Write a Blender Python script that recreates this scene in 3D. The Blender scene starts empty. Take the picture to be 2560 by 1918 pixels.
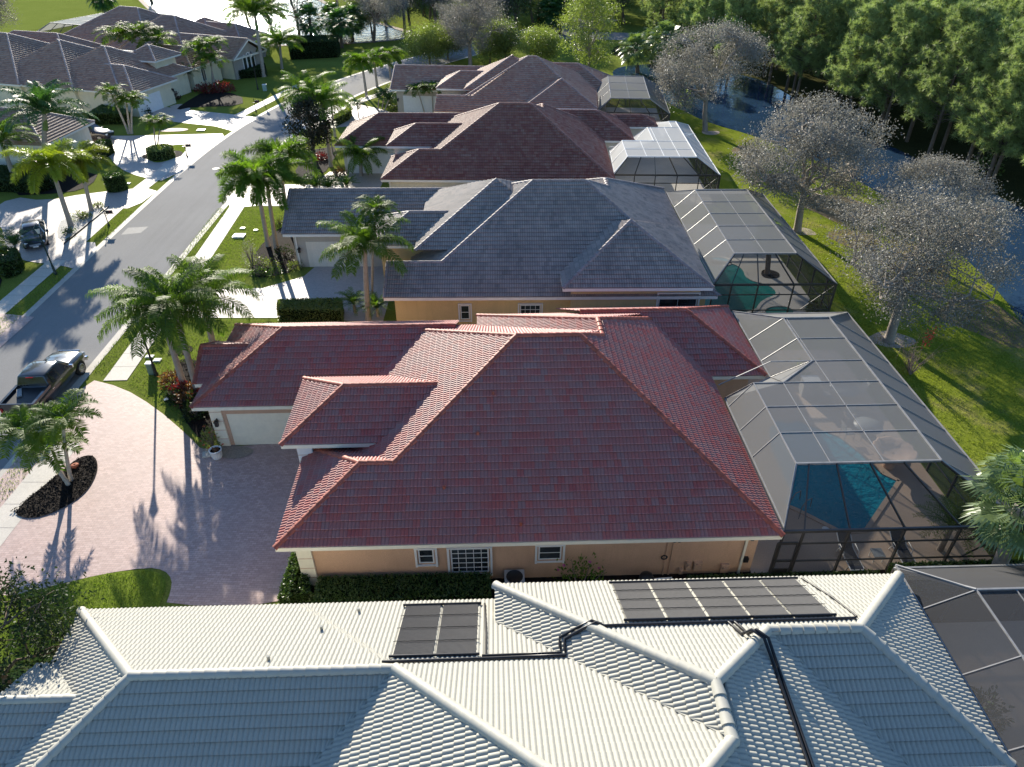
import bpy, bmesh, math, random
import numpy as np
from mathutils import Vector
SC = bpy.context.scene
COL = SC.collection
R = math.radians
# ------------------------------------------------------------------ camera
cam = bpy.data.cameras.new('camera'); camo = bpy.data.objects.new('camera', cam); COL.objects.link(camo)
CAM_H, PITCH, FPX = 25.0, 35.5, 1775.0
camo.location = (0, 0, CAM_H); camo.rotation_euler = (R(90 - PITCH), 0, 0)
cam.sensor_width = 36; cam.lens = 36 * FPX / 2560; cam.clip_start = .5; cam.clip_end = 3000
SC.camera = camo
# ------------------------------------------------------------------ sky, sun, exposure
SUN_EL, SUN_AZ = 18.7, -21.6            # degrees; azimuth from +Y, negative = left
W_ = bpy.data.worlds.new('World'); SC.world = W_; W_.use_nodes = True
wt = W_.node_tree; bg = wt.nodes['Background']
sky = wt.nodes.new('ShaderNodeTexSky'); sky.sky_type = 'NISHITA'; sky.sun_disc = False
sky.sun_elevation = R(SUN_EL); sky.sun_rotation = R(SUN_AZ); sky.air_density = 1.0; sky.dust_density = .1; sky.ozone_density = 4.5
wt.links.new(sky.outputs[0], bg.inputs[0]); bg.inputs[1].default_value = .105
sl = bpy.data.lights.new('sun', 'SUN'); sl.energy = 5.0; sl.angle = R(.5); sl.color = (1, .92, .78)
so = bpy.data.objects.new('sun', sl); COL.objects.link(so)
SDIR = Vector((math.sin(R(SUN_AZ)) * math.cos(R(SUN_EL)), math.cos(R(SUN_AZ)) * math.cos(R(SUN_EL)), math.sin(R(SUN_EL))))
so.rotation_euler = SDIR.to_track_quat('Z', 'Y').to_euler(); so.location = (-60, 150, 60)
SC.view_settings.view_transform = 'Standard'; SC.view_settings.look = 'None'
SC.view_settings.exposure = 1.15; SC.view_settings.gamma = 1
SC.cycles.max_bounces = 8; SC.cycles.transparent_max_bounces = 24; SC.cycles.diffuse_bounces = 3
SC.cycles.use_denoising = True
try: SC.cycles.sample_clamp_indirect = 8
except Exception: pass
# ------------------------------------------------------------------ photo pixel -> ground point (2560 px wide photo)
_ct, _st = math.cos(R(PITCH)), math.sin(R(PITCH))
def ray(px, py):
    x = (px - 1280) / FPX; y = (py - 959) / FPX
    return np.array([x, _ct - y * _st, -_st - y * _ct])
def G(px, py, z=0.0):
    d = ray(px, py); t = (z - CAM_H) / d[2]
    return np.array([d[0] * t, d[1] * t, z])
def atY(px, py, Y):
    d = ray(px, py); t = Y / d[1]
    return np.array([d[0] * t, Y, CAM_H + d[2] * t])
# ------------------------------------------------------------------ mesh builder
class MB:
    def __init__(s): s.V = []; s.F = []; s.n = 0; s.uv = False
    def add(s, v, f, mi=0, uv=None, smooth=False):
        v = np.asarray(v, float).reshape(-1, 3); f = np.asarray(f, int)
        if f.ndim == 1: f = f[None]
        s.V.append(v); s.F.append((f + s.n, mi, uv, smooth)); s.n += len(v)
        if uv is not None: s.uv = True
    def box(s, c, size, rz=0.0, mi=0, taper=1.0):
        x, y, z = [k / 2 for k in size]
        v = np.array([[-x, -y, -z], [x, -y, -z], [x, y, -z], [-x, y, -z], [-x * taper, -y * taper, z], [x * taper, -y * taper, z], [x * taper, y * taper, z], [-x * taper, y * taper, z]])
        if rz:
            a, b = math.cos(rz), math.sin(rz); v = v @ np.array([[a, b, 0], [-b, a, 0], [0, 0, 1]])
        s.add(v + np.asarray(c), [[0, 3, 2, 1], [4, 5, 6, 7], [0, 1, 5, 4], [1, 2, 6, 5], [2, 3, 7, 6], [3, 0, 4, 7]], mi)
    def bar(s, p, q, w=.08, h=.08, mi=0):
        p = np.asarray(p, float); q = np.asarray(q, float); d = q - p; L = np.linalg.norm(d); d /= max(L, 1e-9)
        up = np.array([0, 0, 1.]) if abs(d[2]) < .95 else np.array([0, 1., 0])
        a = np.cross(d, up); a /= np.linalg.norm(a); b = np.cross(a, d)
        v = [p + a * w / 2 * i + b * h / 2 * j for i, j in ((-1, -1), (1, -1), (1, 1), (-1, 1))] + [q + a * w / 2 * i + b * h / 2 * j for i, j in ((-1, -1), (1, -1), (1, 1), (-1, 1))]
        s.add(v, [[0, 1, 2, 3], [7, 6, 5, 4], [0, 4, 5, 1], [1, 5, 6, 2], [2, 6, 7, 3], [3, 7, 4, 0]], mi)
    def tube(s, pts, rad, n=8, mi=0, caps=True):
        pts = [np.asarray(p, float) for p in pts]; k = len(pts)
        rad = [rad] * k if np.isscalar(rad) else rad
        v = []; ref = None
        for i in range(k):
            d = pts[min(i + 1, k - 1)] - pts[max(i - 1, 0)]; d /= max(np.linalg.norm(d), 1e-9)
            if ref is None: ref = np.array([1., 0, 0]) if abs(d[0]) < .9 else np.array([0, 1., 0])
            a = ref - d * (ref @ d); a /= max(np.linalg.norm(a), 1e-9); ref = a; b = np.cross(d, a)
            for j in range(n):
                t = 2 * math.pi * j / n; v.append(pts[i] + rad[i] * (a * math.cos(t) + b * math.sin(t)))
        f = [[i * n + j, i * n + (j + 1) % n, (i + 1) * n + (j + 1) % n, (i + 1) * n + j] for i in range(k - 1) for j in range(n)]
        s.add(v, f, mi, smooth=True)
        if caps:
            s.add(v[-n:], [list(range(n))], mi); s.add(v[:n], [list(range(n))[::-1]], mi)
    def prism(s, poly, z0, z1, mi=0, side=None):
        n = len(poly); side = mi if side is None else side
        lo = [(p[0], p[1], z0) for p in poly]; hi = [(p[0], p[1], z1) for p in poly]
        s.add(hi, [list(range(n))], mi); s.add(lo, [list(range(n))[::-1]], mi)
        s.add(lo + hi, [[i, (i + 1) % n, n + (i + 1) % n, n + i] for i in range(n)], side)
    def poly(s, pts, mi=0): s.add(pts, [list(range(len(pts)))], mi)
    def lathe(s, prof, c=(0, 0, 0), n=16, mi=0):
        v = [(c[0] + r * math.cos(2 * math.pi * j / n), c[1] + r * math.sin(2 * math.pi * j / n), c[2] + z) for r, z in prof for j in range(n)]
        s.add(v, [[i * n + j, i * n + (j + 1) % n, (i + 1) * n + (j + 1) % n, (i + 1) * n + j] for i in range(len(prof) - 1) for j in range(n)], mi, smooth=True)
    def mesh(s, name, mats, off=None):
        me = bpy.data.meshes.new(name)
        V = np.concatenate(s.V) if s.V else np.zeros((0, 3))
        if off is not None: V = V - np.asarray(off)
        nl = sum(f.size for f, _, _, _ in s.F); npoly = sum(len(f) for f, _, _, _ in s.F)
        me.vertices.add(len(V)); me.vertices.foreach_set('co', V.ravel())
        me.loops.add(nl); me.polygons.add(npoly)
        me.loops.foreach_set('vertex_index', np.concatenate([f.ravel() for f, _, _, _ in s.F]).astype(np.int32))
        tot = np.concatenate([np.full(len(f), f.shape[1]) for f, _, _, _ in s.F])
        st = np.concatenate([[0], np.cumsum(tot)[:-1]])
        me.polygons.foreach_set('loop_start', st.astype(np.int32))
        try: me.polygons.foreach_set('loop_total', tot.astype(np.int32))
        except Exception: pass
        me.polygons.foreach_set('material_index', np.concatenate([np.full(len(f), mi) for f, mi, _, _ in s.F]).astype(np.int32))
        me.polygons.foreach_set('use_smooth', np.concatenate([np.full(len(f), sm) for f, _, _, sm in s.F]).astype(bool))
        if s.uv:
            ul = me.uv_layers.new(name='UVMap')
            uv = np.concatenate([(u.reshape(-1, 2) if u is not None else np.zeros((f.size, 2))) for f, _, u, _ in s.F])
            ul.data.foreach_set('uv', uv.ravel().astype(np.float32))
        for m in (mats if isinstance(mats, (list, tuple)) else [mats]): me.materials.append(m)
        me.update(calc_edges=True); me.validate()
        return me
def obj(name, mb, mats, parent=None, off=None, loc=None):
    o = bpy.data.objects.new(name, mb.mesh(name, mats, off) if isinstance(mb, MB) else mb); COL.objects.link(o)
    if parent is not None: o.parent = parent
    if loc is not None: o.location = loc
    return o
def tag(o, label=None, cat=None, group=None, kind=None):
    if label: o['label'] = label
    if cat: o['category'] = cat
    if group: o['group'] = group
    if kind: o['kind'] = kind
    return o
def thing(name, label, cat, loc=(0, 0, 0), rz=0.0, group=None):
    o = bpy.data.objects.new(name, None); COL.objects.link(o); o.empty_display_size = .3
    o.location = loc; o.rotation_euler = (0, 0, rz)
    return tag(o, label, cat, group)
def dup(root, loc, rz=0.0, label=None, group=None, scale=None):
    def cp(o, par):
        c = o.copy(); COL.objects.link(c); c.parent = par
        for ch in [x for x in KIDS.get(o.name, [])]: 
            KIDS.setdefault(c.name, []).append(cp(ch, c))
        return c
    KIDS.clear()
    for x in COL.objects:
        if x.parent: KIDS.setdefault(x.parent.name, []).append(x)
    r = cp(root, None); r.location = loc; r.rotation_euler = (0, 0, rz)
    if scale: r.scale = (scale,) * 3
    if label: r['label'] = label
    if group: r['group'] = group
    return r
KIDS = {}
# ------------------------------------------------------------------ materials
def newmat(name):
    m = bpy.data.materials.new(name); m.use_nodes = True
    nt = m.node_tree; p = nt.nodes['Principled BSDF']; return m, nt, p
def N(nt, typ, **kw):
    n = nt.nodes.new('ShaderNode' + typ)
    for k, v in kw.items():
        if hasattr(n, k): setattr(n, k, v)
    return n
def ramp(nt, stops, interp='LINEAR'):
    r = nt.nodes.new('ShaderNodeValToRGB'); e = r.color_ramp; e.interpolation = interp
    while len(e.elements) < len(stops): e.elements.new(.5)
    for el, (pos, c) in zip(e.elements, stops): el.position = pos; el.color = (*c, 1)
    return r
def mix(nt, fac, a, b, mode='MIX'):
    n = nt.nodes.new('ShaderNodeMix'); n.data_type = 'RGBA'; n.blend_type = mode
    for k, v in ((0, fac), (6, a), (7, b)):
        if isinstance(v, bpy.types.NodeSocket): nt.links.new(v, n.inputs[k])
        elif k == 0: n.inputs[0].default_value = v
        else: n.inputs[k].default_value = (*v, 1)
    return n.outputs[2]
def noise(nt, scale, detail=4, rough=.6, vec=None):
    n = nt.nodes.new('ShaderNodeTexNoise'); n.inputs['Scale'].default_value = scale; n.inputs['Detail'].default_value = detail; n.inputs['Roughness'].default_value = rough
    if vec is None: vec = nt.nodes.new('ShaderNodeNewGeometry').outputs['Position']
    nt.links.new(vec, n.inputs['Vector']); return n.outputs[0]
def bump(nt, p, h, strength=.3, dist=.05):
    b = nt.nodes.new('ShaderNodeBump'); b.inputs['Strength'].default_value = strength; b.inputs['Distance'].default_value = dist
    nt.links.new(h, b.inputs['Height']); nt.links.new(b.outputs[0], p.inputs['Normal'])
def paint(name, col, rough=.6, var=.12, scale=3.0, spec=.4, metal=0.0, fine=None, bmp=0.0, streak=None):
    m, nt, p = newmat(name)
    n = noise(nt, scale)
    r = ramp(nt, [(.3, [c * (1 - var) for c in col]), (.7, [min(1, c * (1 + var)) for c in col])]); nt.links.new(n, r.inputs[0]); out = r.outputs[0]
    if fine:
        n2 = noise(nt, fine, 2); out = mix(nt, .35, out, ramp_of(nt, n2, [(.3, [c * .7 for c in col]), (.7, [min(1, c * 1.25) for c in col])]))
        if bmp: bump(nt, p, n2, bmp, .02)
    if streak:
        mp = nt.nodes.new('ShaderNodeMapping'); mp.inputs['Scale'].default_value = streak; nt.links.new(nt.nodes.new('ShaderNodeNewGeometry').outputs['Position'], mp.inputs[0])
        sn = noise(nt, 1.0, 5, .65, mp.outputs[0]); out = mix(nt, ramp_of(nt, sn, [(.48, (0, 0, 0)), (.75, (.28,) * 3)]), out, [c * .6 for c in col])
    nt.links.new(out, p.inputs['Base Color']); p.inputs['Roughness'].default_value = rough
    p.inputs['Specular IOR Level'].default_value = spec; p.inputs['Metallic'].default_value = metal
    return m
def ramp_of(nt, sock, stops, interp='LINEAR'):
    r = ramp(nt, stops, interp); nt.links.new(sock, r.inputs[0]); return r.outputs[0]
def leafmat(name, cols, trans=.35, rough=.45, scale=.6, tcol=None, spec=.5):
    m, nt, p = newmat(name)
    tc = nt.nodes.new('ShaderNodeTexCoord').outputs['Object']
    n = noise(nt, scale, 3, .6, tc); n2 = noise(nt, 9.0, 2, .6, tc)
    a = ramp_of(nt, n, [(.3, cols[0]), (.5, cols[1]), (.72, cols[2])])
    b = ramp_of(nt, n2, [(.3, [c * .6 for c in cols[1]]), (.7, [c * 1.4 for c in cols[1]])])
    c = mix(nt, .4, a, b)
    oi = nt.nodes.new('ShaderNodeObjectInfo'); hv = nt.nodes.new('ShaderNodeHueSaturation')
    mr = nt.nodes.new('ShaderNodeMapRange'); mr.inputs[3].default_value = .8; mr.inputs[4].default_value = 1.2
    nt.links.new(oi.outputs['Random'], mr.inputs[0]); nt.links.new(mr.outputs[0], hv.inputs['Value']); nt.links.new(c, hv.inputs['Color'])
    c = hv.outputs[0]
    nt.links.new(c, p.inputs['Base Color']); p.inputs['Roughness'].default_value = rough; p.inputs['Specular IOR Level'].default_value = spec
    tr = nt.nodes.new('ShaderNodeBsdfTranslucent')
    g = nt.nodes.new('ShaderNodeMix'); g.data_type = 'RGBA'; g.blend_type = 'MULTIPLY'; g.inputs[0].default_value = 1
    nt.links.new(c, g.inputs[6]); g.inputs[7].default_value = (*(tcol or (1.45, 1.55, .6)), 1)
    nt.links.new(g.outputs[2], tr.inputs[0])
    ms = nt.nodes.new('ShaderNodeMixShader'); ms.inputs[0].default_value = trans
    nt.links.new(p.outputs[0], ms.inputs[1]); nt.links.new(tr.outputs[0], ms.inputs[2]); nt.links.new(ms.outputs[0], nt.nodes['Material Output'].inputs[0])
    return m
def tilemat(name, cols, blotch, rough=.55, patch=.35, dirt_and_shadow=(0.05, 0.05, 0.06), dirtamt=0.0, spec=.2, pan=.6, lap_shadow=.7, edge=.2):
    """roof tile: a colour per tile from its own UV cell, larger blotches of weathering"""
    m, nt, p = newmat(name)
    uv = nt.nodes.new('ShaderNodeUVMap'); sp = nt.nodes.new('ShaderNodeSeparateXYZ'); nt.links.new(uv.outputs[0], sp.inputs[0])
    cb = nt.nodes.new('ShaderNodeCombineXYZ')
    for i in (0, 1):
        f = nt.nodes.new('ShaderNodeMath'); f.operation = 'FLOOR'; nt.links.new(sp.outputs[i], f.inputs[0]); nt.links.new(f.outputs[0], cb.inputs[i])
    wn = nt.nodes.new('ShaderNodeTexWhiteNoise'); wn.noise_dimensions = '2D'; nt.links.new(cb.outputs[0], wn.inputs['Vector'])
    # neighbouring tiles come from the same pallet: shift the random value by slow noise over the tile grid
    sc = nt.nodes.new('ShaderNodeVectorMath'); sc.operation = 'MULTIPLY'; sc.inputs[1].default_value = (.13, 1.1, 1); nt.links.new(cb.outputs[0], sc.inputs[0])
    slow = noise(nt, 1.0, 2, .5, sc.outputs[0])
    ad = nt.nodes.new('ShaderNodeMath'); ad.operation = 'MULTIPLY_ADD'; ad.inputs[1].default_value = .5; nt.links.new(wn.outputs['Value'], ad.inputs[0]); nt.links.new(slow, ad.inputs[2])
    sb = nt.nodes.new('ShaderNodeMath'); sb.operation = 'SUBTRACT'; sb.inputs[1].default_value = .2; nt.links.new(ad.outputs[0], sb.inputs[0])
    # pans between the rolls get grime and painted crease shade, overlaps a painted shadow line; the exposed lower edge wears pale
    def math_(op, a, b=None):
        q = nt.nodes.new('ShaderNodeMath'); q.operation = op
        for i_, s_ in enumerate((a, b)):
            if s_ is None: continue
            if isinstance(s_, bpy.types.NodeSocket): nt.links.new(s_, q.inputs[i_])
            else: q.inputs[i_].default_value = s_
        return q.outputs[0]
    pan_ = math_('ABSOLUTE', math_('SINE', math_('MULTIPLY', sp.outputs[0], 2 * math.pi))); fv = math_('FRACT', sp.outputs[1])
    k = len(cols); c = ramp_of(nt, sb.outputs[0], [(.15 + .7 * i / (k - 1), q) for i, q in enumerate(cols)])
    c = mix(nt, ramp_of(nt, noise(nt, .35, 5, .65), [(.45, (0, 0, 0)), (.75, (patch,) * 3)]), c, blotch)
    if dirtamt: c = mix(nt, ramp_of(nt, noise(nt, .5, 6, .7), [(.42, (0, 0, 0)), (.75, (dirtamt,) * 3)]), c, dirt_and_shadow)
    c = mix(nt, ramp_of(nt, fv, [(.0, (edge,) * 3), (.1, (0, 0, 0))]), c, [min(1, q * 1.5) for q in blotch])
    c = mix(nt, ramp_of(nt, pan_, [(.1, (pan,) * 3), (.55, (0, 0, 0))]), c, dirt_and_shadow); c = mix(nt, ramp_of(nt, fv, [(.86, (0, 0, 0)), (.95, (lap_shadow,) * 3)]), c, dirt_and_shadow)
    fn = noise(nt, 14, 3, .7); c = mix(nt, .25, c, ramp_of(nt, fn, [(.3, [q * .55 for q in blotch]), (.7, blotch)]), 'MIX')
    nt.links.new(c, p.inputs['Base Color']); p.inputs['Roughness'].default_value = rough; p.inputs['Specular IOR Level'].default_value = spec
    bump(nt, p, fn, .15, .01)
    return m
def screenmat(name, col, o0, o1):
    """insect screen: threads cover more of the view the flatter one looks along them"""
    m, nt, p = newmat(name)
    lw = nt.nodes.new('ShaderNodeLayerWeight'); lw.inputs[0].default_value = .5
    mr = nt.nodes.new('ShaderNodeMapRange'); mr.inputs[1].default_value = .3; mr.inputs[2].default_value = 1.0; mr.inputs[3].default_value = o0; mr.inputs[4].default_value = o1
    nt.links.new(lw.outputs['Facing'], mr.inputs[0])
    n = noise(nt, 60, 2); ad = nt.nodes.new('ShaderNodeMath'); ad.operation = 'MULTIPLY_ADD'; ad.inputs[1].default_value = .12
    nt.links.new(n, ad.inputs[0]); nt.links.new(mr.outputs[0], ad.inputs[2])
    tp = nt.nodes.new('ShaderNodeBsdfTransparent')
    df = nt.nodes.new('ShaderNodeBsdfDiffuse'); df.inputs[0].default_value = (*col, 1)
    tl = nt.nodes.new('ShaderNodeBsdfTranslucent'); tl.inputs[0].default_value = (*col, 1)
    m1 = nt.nodes.new('ShaderNodeMixShader'); m1.inputs[0].default_value = .45
    nt.links.new(df.outputs[0], m1.inputs[1]); nt.links.new(tl.outputs[0], m1.inputs[2])
    ms = nt.nodes.new('ShaderNodeMixShader'); nt.links.new(ad.outputs[0], ms.inputs[0])
    nt.links.new(tp.outputs[0], ms.inputs[1]); nt.links.new(m1.outputs[0], ms.inputs[2]); nt.links.new(ms.outputs[0], nt.nodes['Material Output'].inputs[0])
    return m
def watermat(name, col, rough=.06, wscale=1.2, strength=.35, dist=.15):
    m, nt, p = newmat(name)
    c = ramp_of(nt, noise(nt, .15, 3), [(.3, [q * .8 for q in col]), (.7, [q * 1.2 for q in col])]); nt.links.new(c, p.inputs['Base Color'])
    p.inputs['Roughness'].default_value = rough; p.inputs['IOR'].default_value = 1.33; p.inputs['Specular IOR Level'].default_value = .5
    bump(nt, p, noise(nt, wscale, 3, .6), strength, dist)
    return m
def lawnmat(name, cols, dry=None, spec=.2):
    m, nt, p = newmat(name)
    a = ramp_of(nt, noise(nt, .22, 5, .65), [(.3, cols[0]), (.52, cols[1]), (.72, cols[2])])
    f = noise(nt, 9.0, 5, .8); b = ramp_of(nt, f, [(.3, [q * .5 for q in cols[0]]), (.5, cols[1]), (.68, [q * 1.35 for q in cols[2]])])
    c = mix(nt, .6, a, b)
    if dry: c = mix(nt, ramp_of(nt, noise(nt, .35, 5, .7), [(.5, (0, 0, 0)), (.72, (.75,) * 3)]), c, dry)
    nt.links.new(c, p.inputs['Base Color']); p.inputs['Roughness'].default_value = 1.0; p.inputs['Specular IOR Level'].default_value = 0
    bump(nt, p, f, .45, .08); return m
def pavermat(name, cols, mortar, sx=.2, sy=.1, ang=0.0, rough=.6):
    m, nt, p = newmat(name)
    pos = nt.nodes.new('ShaderNodeNewGeometry').outputs['Position']
    mp = nt.nodes.new('ShaderNodeMapping'); mp.inputs['Rotation'].default_value = (0, 0, ang); nt.links.new(pos, mp.inputs[0])
    br = nt.nodes.new('ShaderNodeTexBrick'); br.inputs['Scale'].default_value = 1; br.inputs['Brick Width'].default_value = sx; br.inputs['Row Height'].default_value = sy
    br.inputs['Mortar Size'].default_value = .006; br.inputs['Color1'].default_value = (*cols[0], 1); br.inputs['Color2'].default_value = (*cols[1], 1); br.inputs['Mortar'].default_value = (*mortar, 1)
    nt.links.new(mp.outputs[0], br.inputs[0])
    c = mix(nt, ramp_of(nt, noise(nt, .5, 5, .6), [(.35, (0, 0, 0)), (.75, (.6,) * 3)]), br.outputs[0], cols[2])
    c = mix(nt, .22, c, ramp_of(nt, noise(nt, 7, 4, .7), [(.3, [q * .6 for q in cols[0]]), (.7, [q * 1.2 for q in cols[1]])]))
    nt.links.new(c, p.inputs['Base Color']); p.inputs['Roughness'].default_value = rough; p.inputs['Specular IOR Level'].default_value = .5
    bump(nt, p, br.outputs['Fac'], -.3, .01); return m
# ------------------------------------------------------------------ shared materials
M = {}
M['white_tile'] = tilemat('white_tile', [(.385, .372, .315), (.41, .398, .34), (.395, .382, .325), (.42, .405, .345)], (.39, .378, .325), .6, .3, (.13, .14, .15), pan=.1, lap_shadow=.55, edge=.0)
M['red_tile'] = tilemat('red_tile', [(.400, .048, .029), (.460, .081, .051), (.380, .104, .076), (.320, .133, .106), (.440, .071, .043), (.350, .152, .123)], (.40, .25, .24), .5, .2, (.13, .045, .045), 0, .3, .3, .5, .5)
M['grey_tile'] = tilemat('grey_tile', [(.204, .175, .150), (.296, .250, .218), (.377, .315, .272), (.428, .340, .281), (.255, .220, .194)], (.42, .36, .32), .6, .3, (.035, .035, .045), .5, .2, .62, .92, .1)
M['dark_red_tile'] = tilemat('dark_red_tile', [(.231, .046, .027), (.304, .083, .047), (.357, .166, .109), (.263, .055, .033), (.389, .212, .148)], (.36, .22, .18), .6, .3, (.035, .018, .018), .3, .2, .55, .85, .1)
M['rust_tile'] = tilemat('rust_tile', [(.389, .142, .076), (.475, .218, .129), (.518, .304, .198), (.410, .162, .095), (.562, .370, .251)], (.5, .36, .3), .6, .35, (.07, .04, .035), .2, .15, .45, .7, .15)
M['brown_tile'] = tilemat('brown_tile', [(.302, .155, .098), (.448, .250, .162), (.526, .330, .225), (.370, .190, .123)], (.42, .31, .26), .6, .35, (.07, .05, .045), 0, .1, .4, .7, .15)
M['red_cap'] = paint('red_cap', (.33, .085, .052), .6, .35, 2.5)
M['white_cap'] = paint('white_cap', (.4, .386, .33), .6, .06, 2)
M['grey_cap'] = paint('grey_cap', (.25, .21, .2), .65, .3, 2.5)
M['dark_red_cap'] = paint('dark_red_cap', (.27, .13, .1), .65, .35, 2.5)
M['rust_cap'] = paint('rust_cap', (.36, .24, .2), .65, .3, 2.5)
M['brown_cap'] = paint('brown_cap', (.42, .31, .27), .65, .35, 2.5)
def stucco(n, c): return paint(n, c, .85, .1, .5, .2, fine=30, bmp=.4, streak=(2.2, 2.2, .25))
M['peach'] = stucco('peach_stucco', (.63, .4, .26)); M['cream'] = stucco('cream_stucco', (.74, .68, .5)); M['yellow'] = stucco('yellow_stucco', (.66, .49, .25))
M['greige'] = stucco('greige_stucco', (.5, .45, .38)); M['taupe'] = stucco('taupe_stucco', (.36, .33, .29)); M['ivory'] = stucco('ivory_stucco', (.76, .71, .6)); M['tan'] = stucco('tan_stucco', (.55, .36, .25))
M['trim'] = paint('white_trim', (.8, .77, .7), .5, .05); M['cream_trim'] = paint('cream_trim', (.8, .75, .6), .55, .05)
M['white_paint'] = paint('white_paint', (.8, .8, .78), .45, .04)
M['gutter_dark'] = paint('bronze_paint', (.05, .045, .04), .4, .2)
M['black'] = paint('black_metal', (.02, .02, .021), .4, .2); M['pipe'] = paint('black_pipe', (.016, .016, .018), .35, .2)
M['bronze'] = paint('bronze_aluminium', (.055, .05, .045), .35, .15, spec=.7)
M['alu'] = paint('grey_aluminium', (.24, .235, .23), .45, .2, spec=.6)
m_, nt_, p_ = newmat('window_glass'); p_.inputs['Base Color'].default_value = (.02, .025, .03, 1); p_.inputs['Roughness'].default_value = .05; p_.inputs['Specular IOR Level'].default_value = .8
nt_.links.new(ramp_of(nt_, noise(nt_, .8, 3), [(.35, (.012, .015, .018)), (.7, (.06, .07, .075))]), p_.inputs['Base Color']); M['glass'] = m_
M['screen'] = screenmat('insect_screen', (.31, .31, .305), .55, .92); M['screen_grey'] = screenmat('aged_insect_screen', (.13, .13, .135), .5, .85); M['screen_shaded'] = screenmat('insect_screen_shaded', (.06, .06, .06), .34, .65); M['screen_white'] = screenmat('pale_insect_screen', (.7, .7, .68), .7, .97)
# ------------------------------------------------------------------ roof tiles as real waved courses
WV, EX = .155, .345
def tiles(mb, O, U, V, Nn, poly, nseg=6, amp=.042, lift=.06, wave=WV):
    O, U, V, Nn = [np.asarray(k, float) for k in (O, U, V, Nn)]
    P = np.asarray(poly, float); b0, b1 = P[:, 1].min(), P[:, 1].max(); a0, a1 = P[:, 0].min(), P[:, 0].max()
    if b1 - b0 < .05 or a1 - a0 < .05: return
    def span(b):
        b = min(max(b, b0 + 1e-6), b1 - 1e-6); xs = []
        for i in range(len(P)):
            p, q = P[i], P[(i + 1) % len(P)]
            if (p[1] <= b) != (q[1] <= b): xs.append(p[0] + (b - p[1]) / (q[1] - p[1]) * (q[0] - p[0]))
        return (min(xs), max(xs)) if len(xs) > 1 else (0, 0)
    st = wave / nseg; A = np.arange(math.floor(a0 / wave) * wave, a1 + st, st); n = len(A)
    def prof(a): return amp * np.abs(np.sin(math.pi * a / wave)) ** .85
    idx = np.arange(n - 1)
    for k in range(int(math.floor(b0 / EX)), int(math.ceil(b1 / EX))):
        lo, hi = max(k * EX, b0), min((k + 1) * EX, b1)
        if hi - lo < 1e-4: continue
        l0, r0 = span(lo); l1, r1 = span(hi)
        x0 = np.clip(A, l0, r0); x1 = np.clip(A, l1, r1)
        fl = 1 - (lo - k * EX) / EX; fh = 1 - (hi - k * EX) / EX
        h0 = prof(x0) + lift * fl; h1 = prof(x1) + lift * fh; hb = prof(x0) - .004
        v0 = O + x0[:, None] * U + lo * V + h0[:, None] * Nn; v1 = O + x1[:, None] * U + hi * V + h1[:, None] * Nn; vb = O + x0[:, None] * U + lo * V + hb[:, None] * Nn
        keep = ((x0[1:] - x0[:-1]) > 1e-6) | ((x1[1:] - x1[:-1]) > 1e-6); i = idx[keep]
        if len(i) == 0: continue
        f = np.stack([i, i + 1, n + i + 1, n + i], 1)
        sh = wave * (k % 2); ua, ub = (x0 + sh) / (2 * wave), (x1 + sh) / (2 * wave); va, vb_ = k + .01 + .98 * (lo - k * EX) / EX, k + .01 + .98 * (hi - k * EX) / EX
        o_ = np.ones(len(i)); uv = np.stack([np.stack([ua[i], o_ * va], 1), np.stack([ua[i + 1], o_ * va], 1), np.stack([ub[i + 1], o_ * vb_], 1), np.stack([ub[i], o_ * vb_], 1)], 1)
        mb.add(np.concatenate([v0, v1]), f, 0, uv, True)
        k2 = (x0[1:] - x0[:-1]) > 1e-6; i2 = idx[k2]
        if len(i2):
            o2 = np.full(len(i2), k + .03); q1, q2 = np.stack([ua[i2], o2], 1), np.stack([ua[i2 + 1], o2], 1)
            mb.add(np.concatenate([vb, v0]), np.stack([i2, i2 + 1, n + i2 + 1, n + i2], 1), 0, np.stack([q1, q2, q2, q1], 1))
FAC = {'F': ((1, 0), (0, 1)), 'B': ((-1, 0), (0, -1)), 'L': ((0, -1), (1, 0)), 'R': ((0, 1), (-1, 0))}
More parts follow.
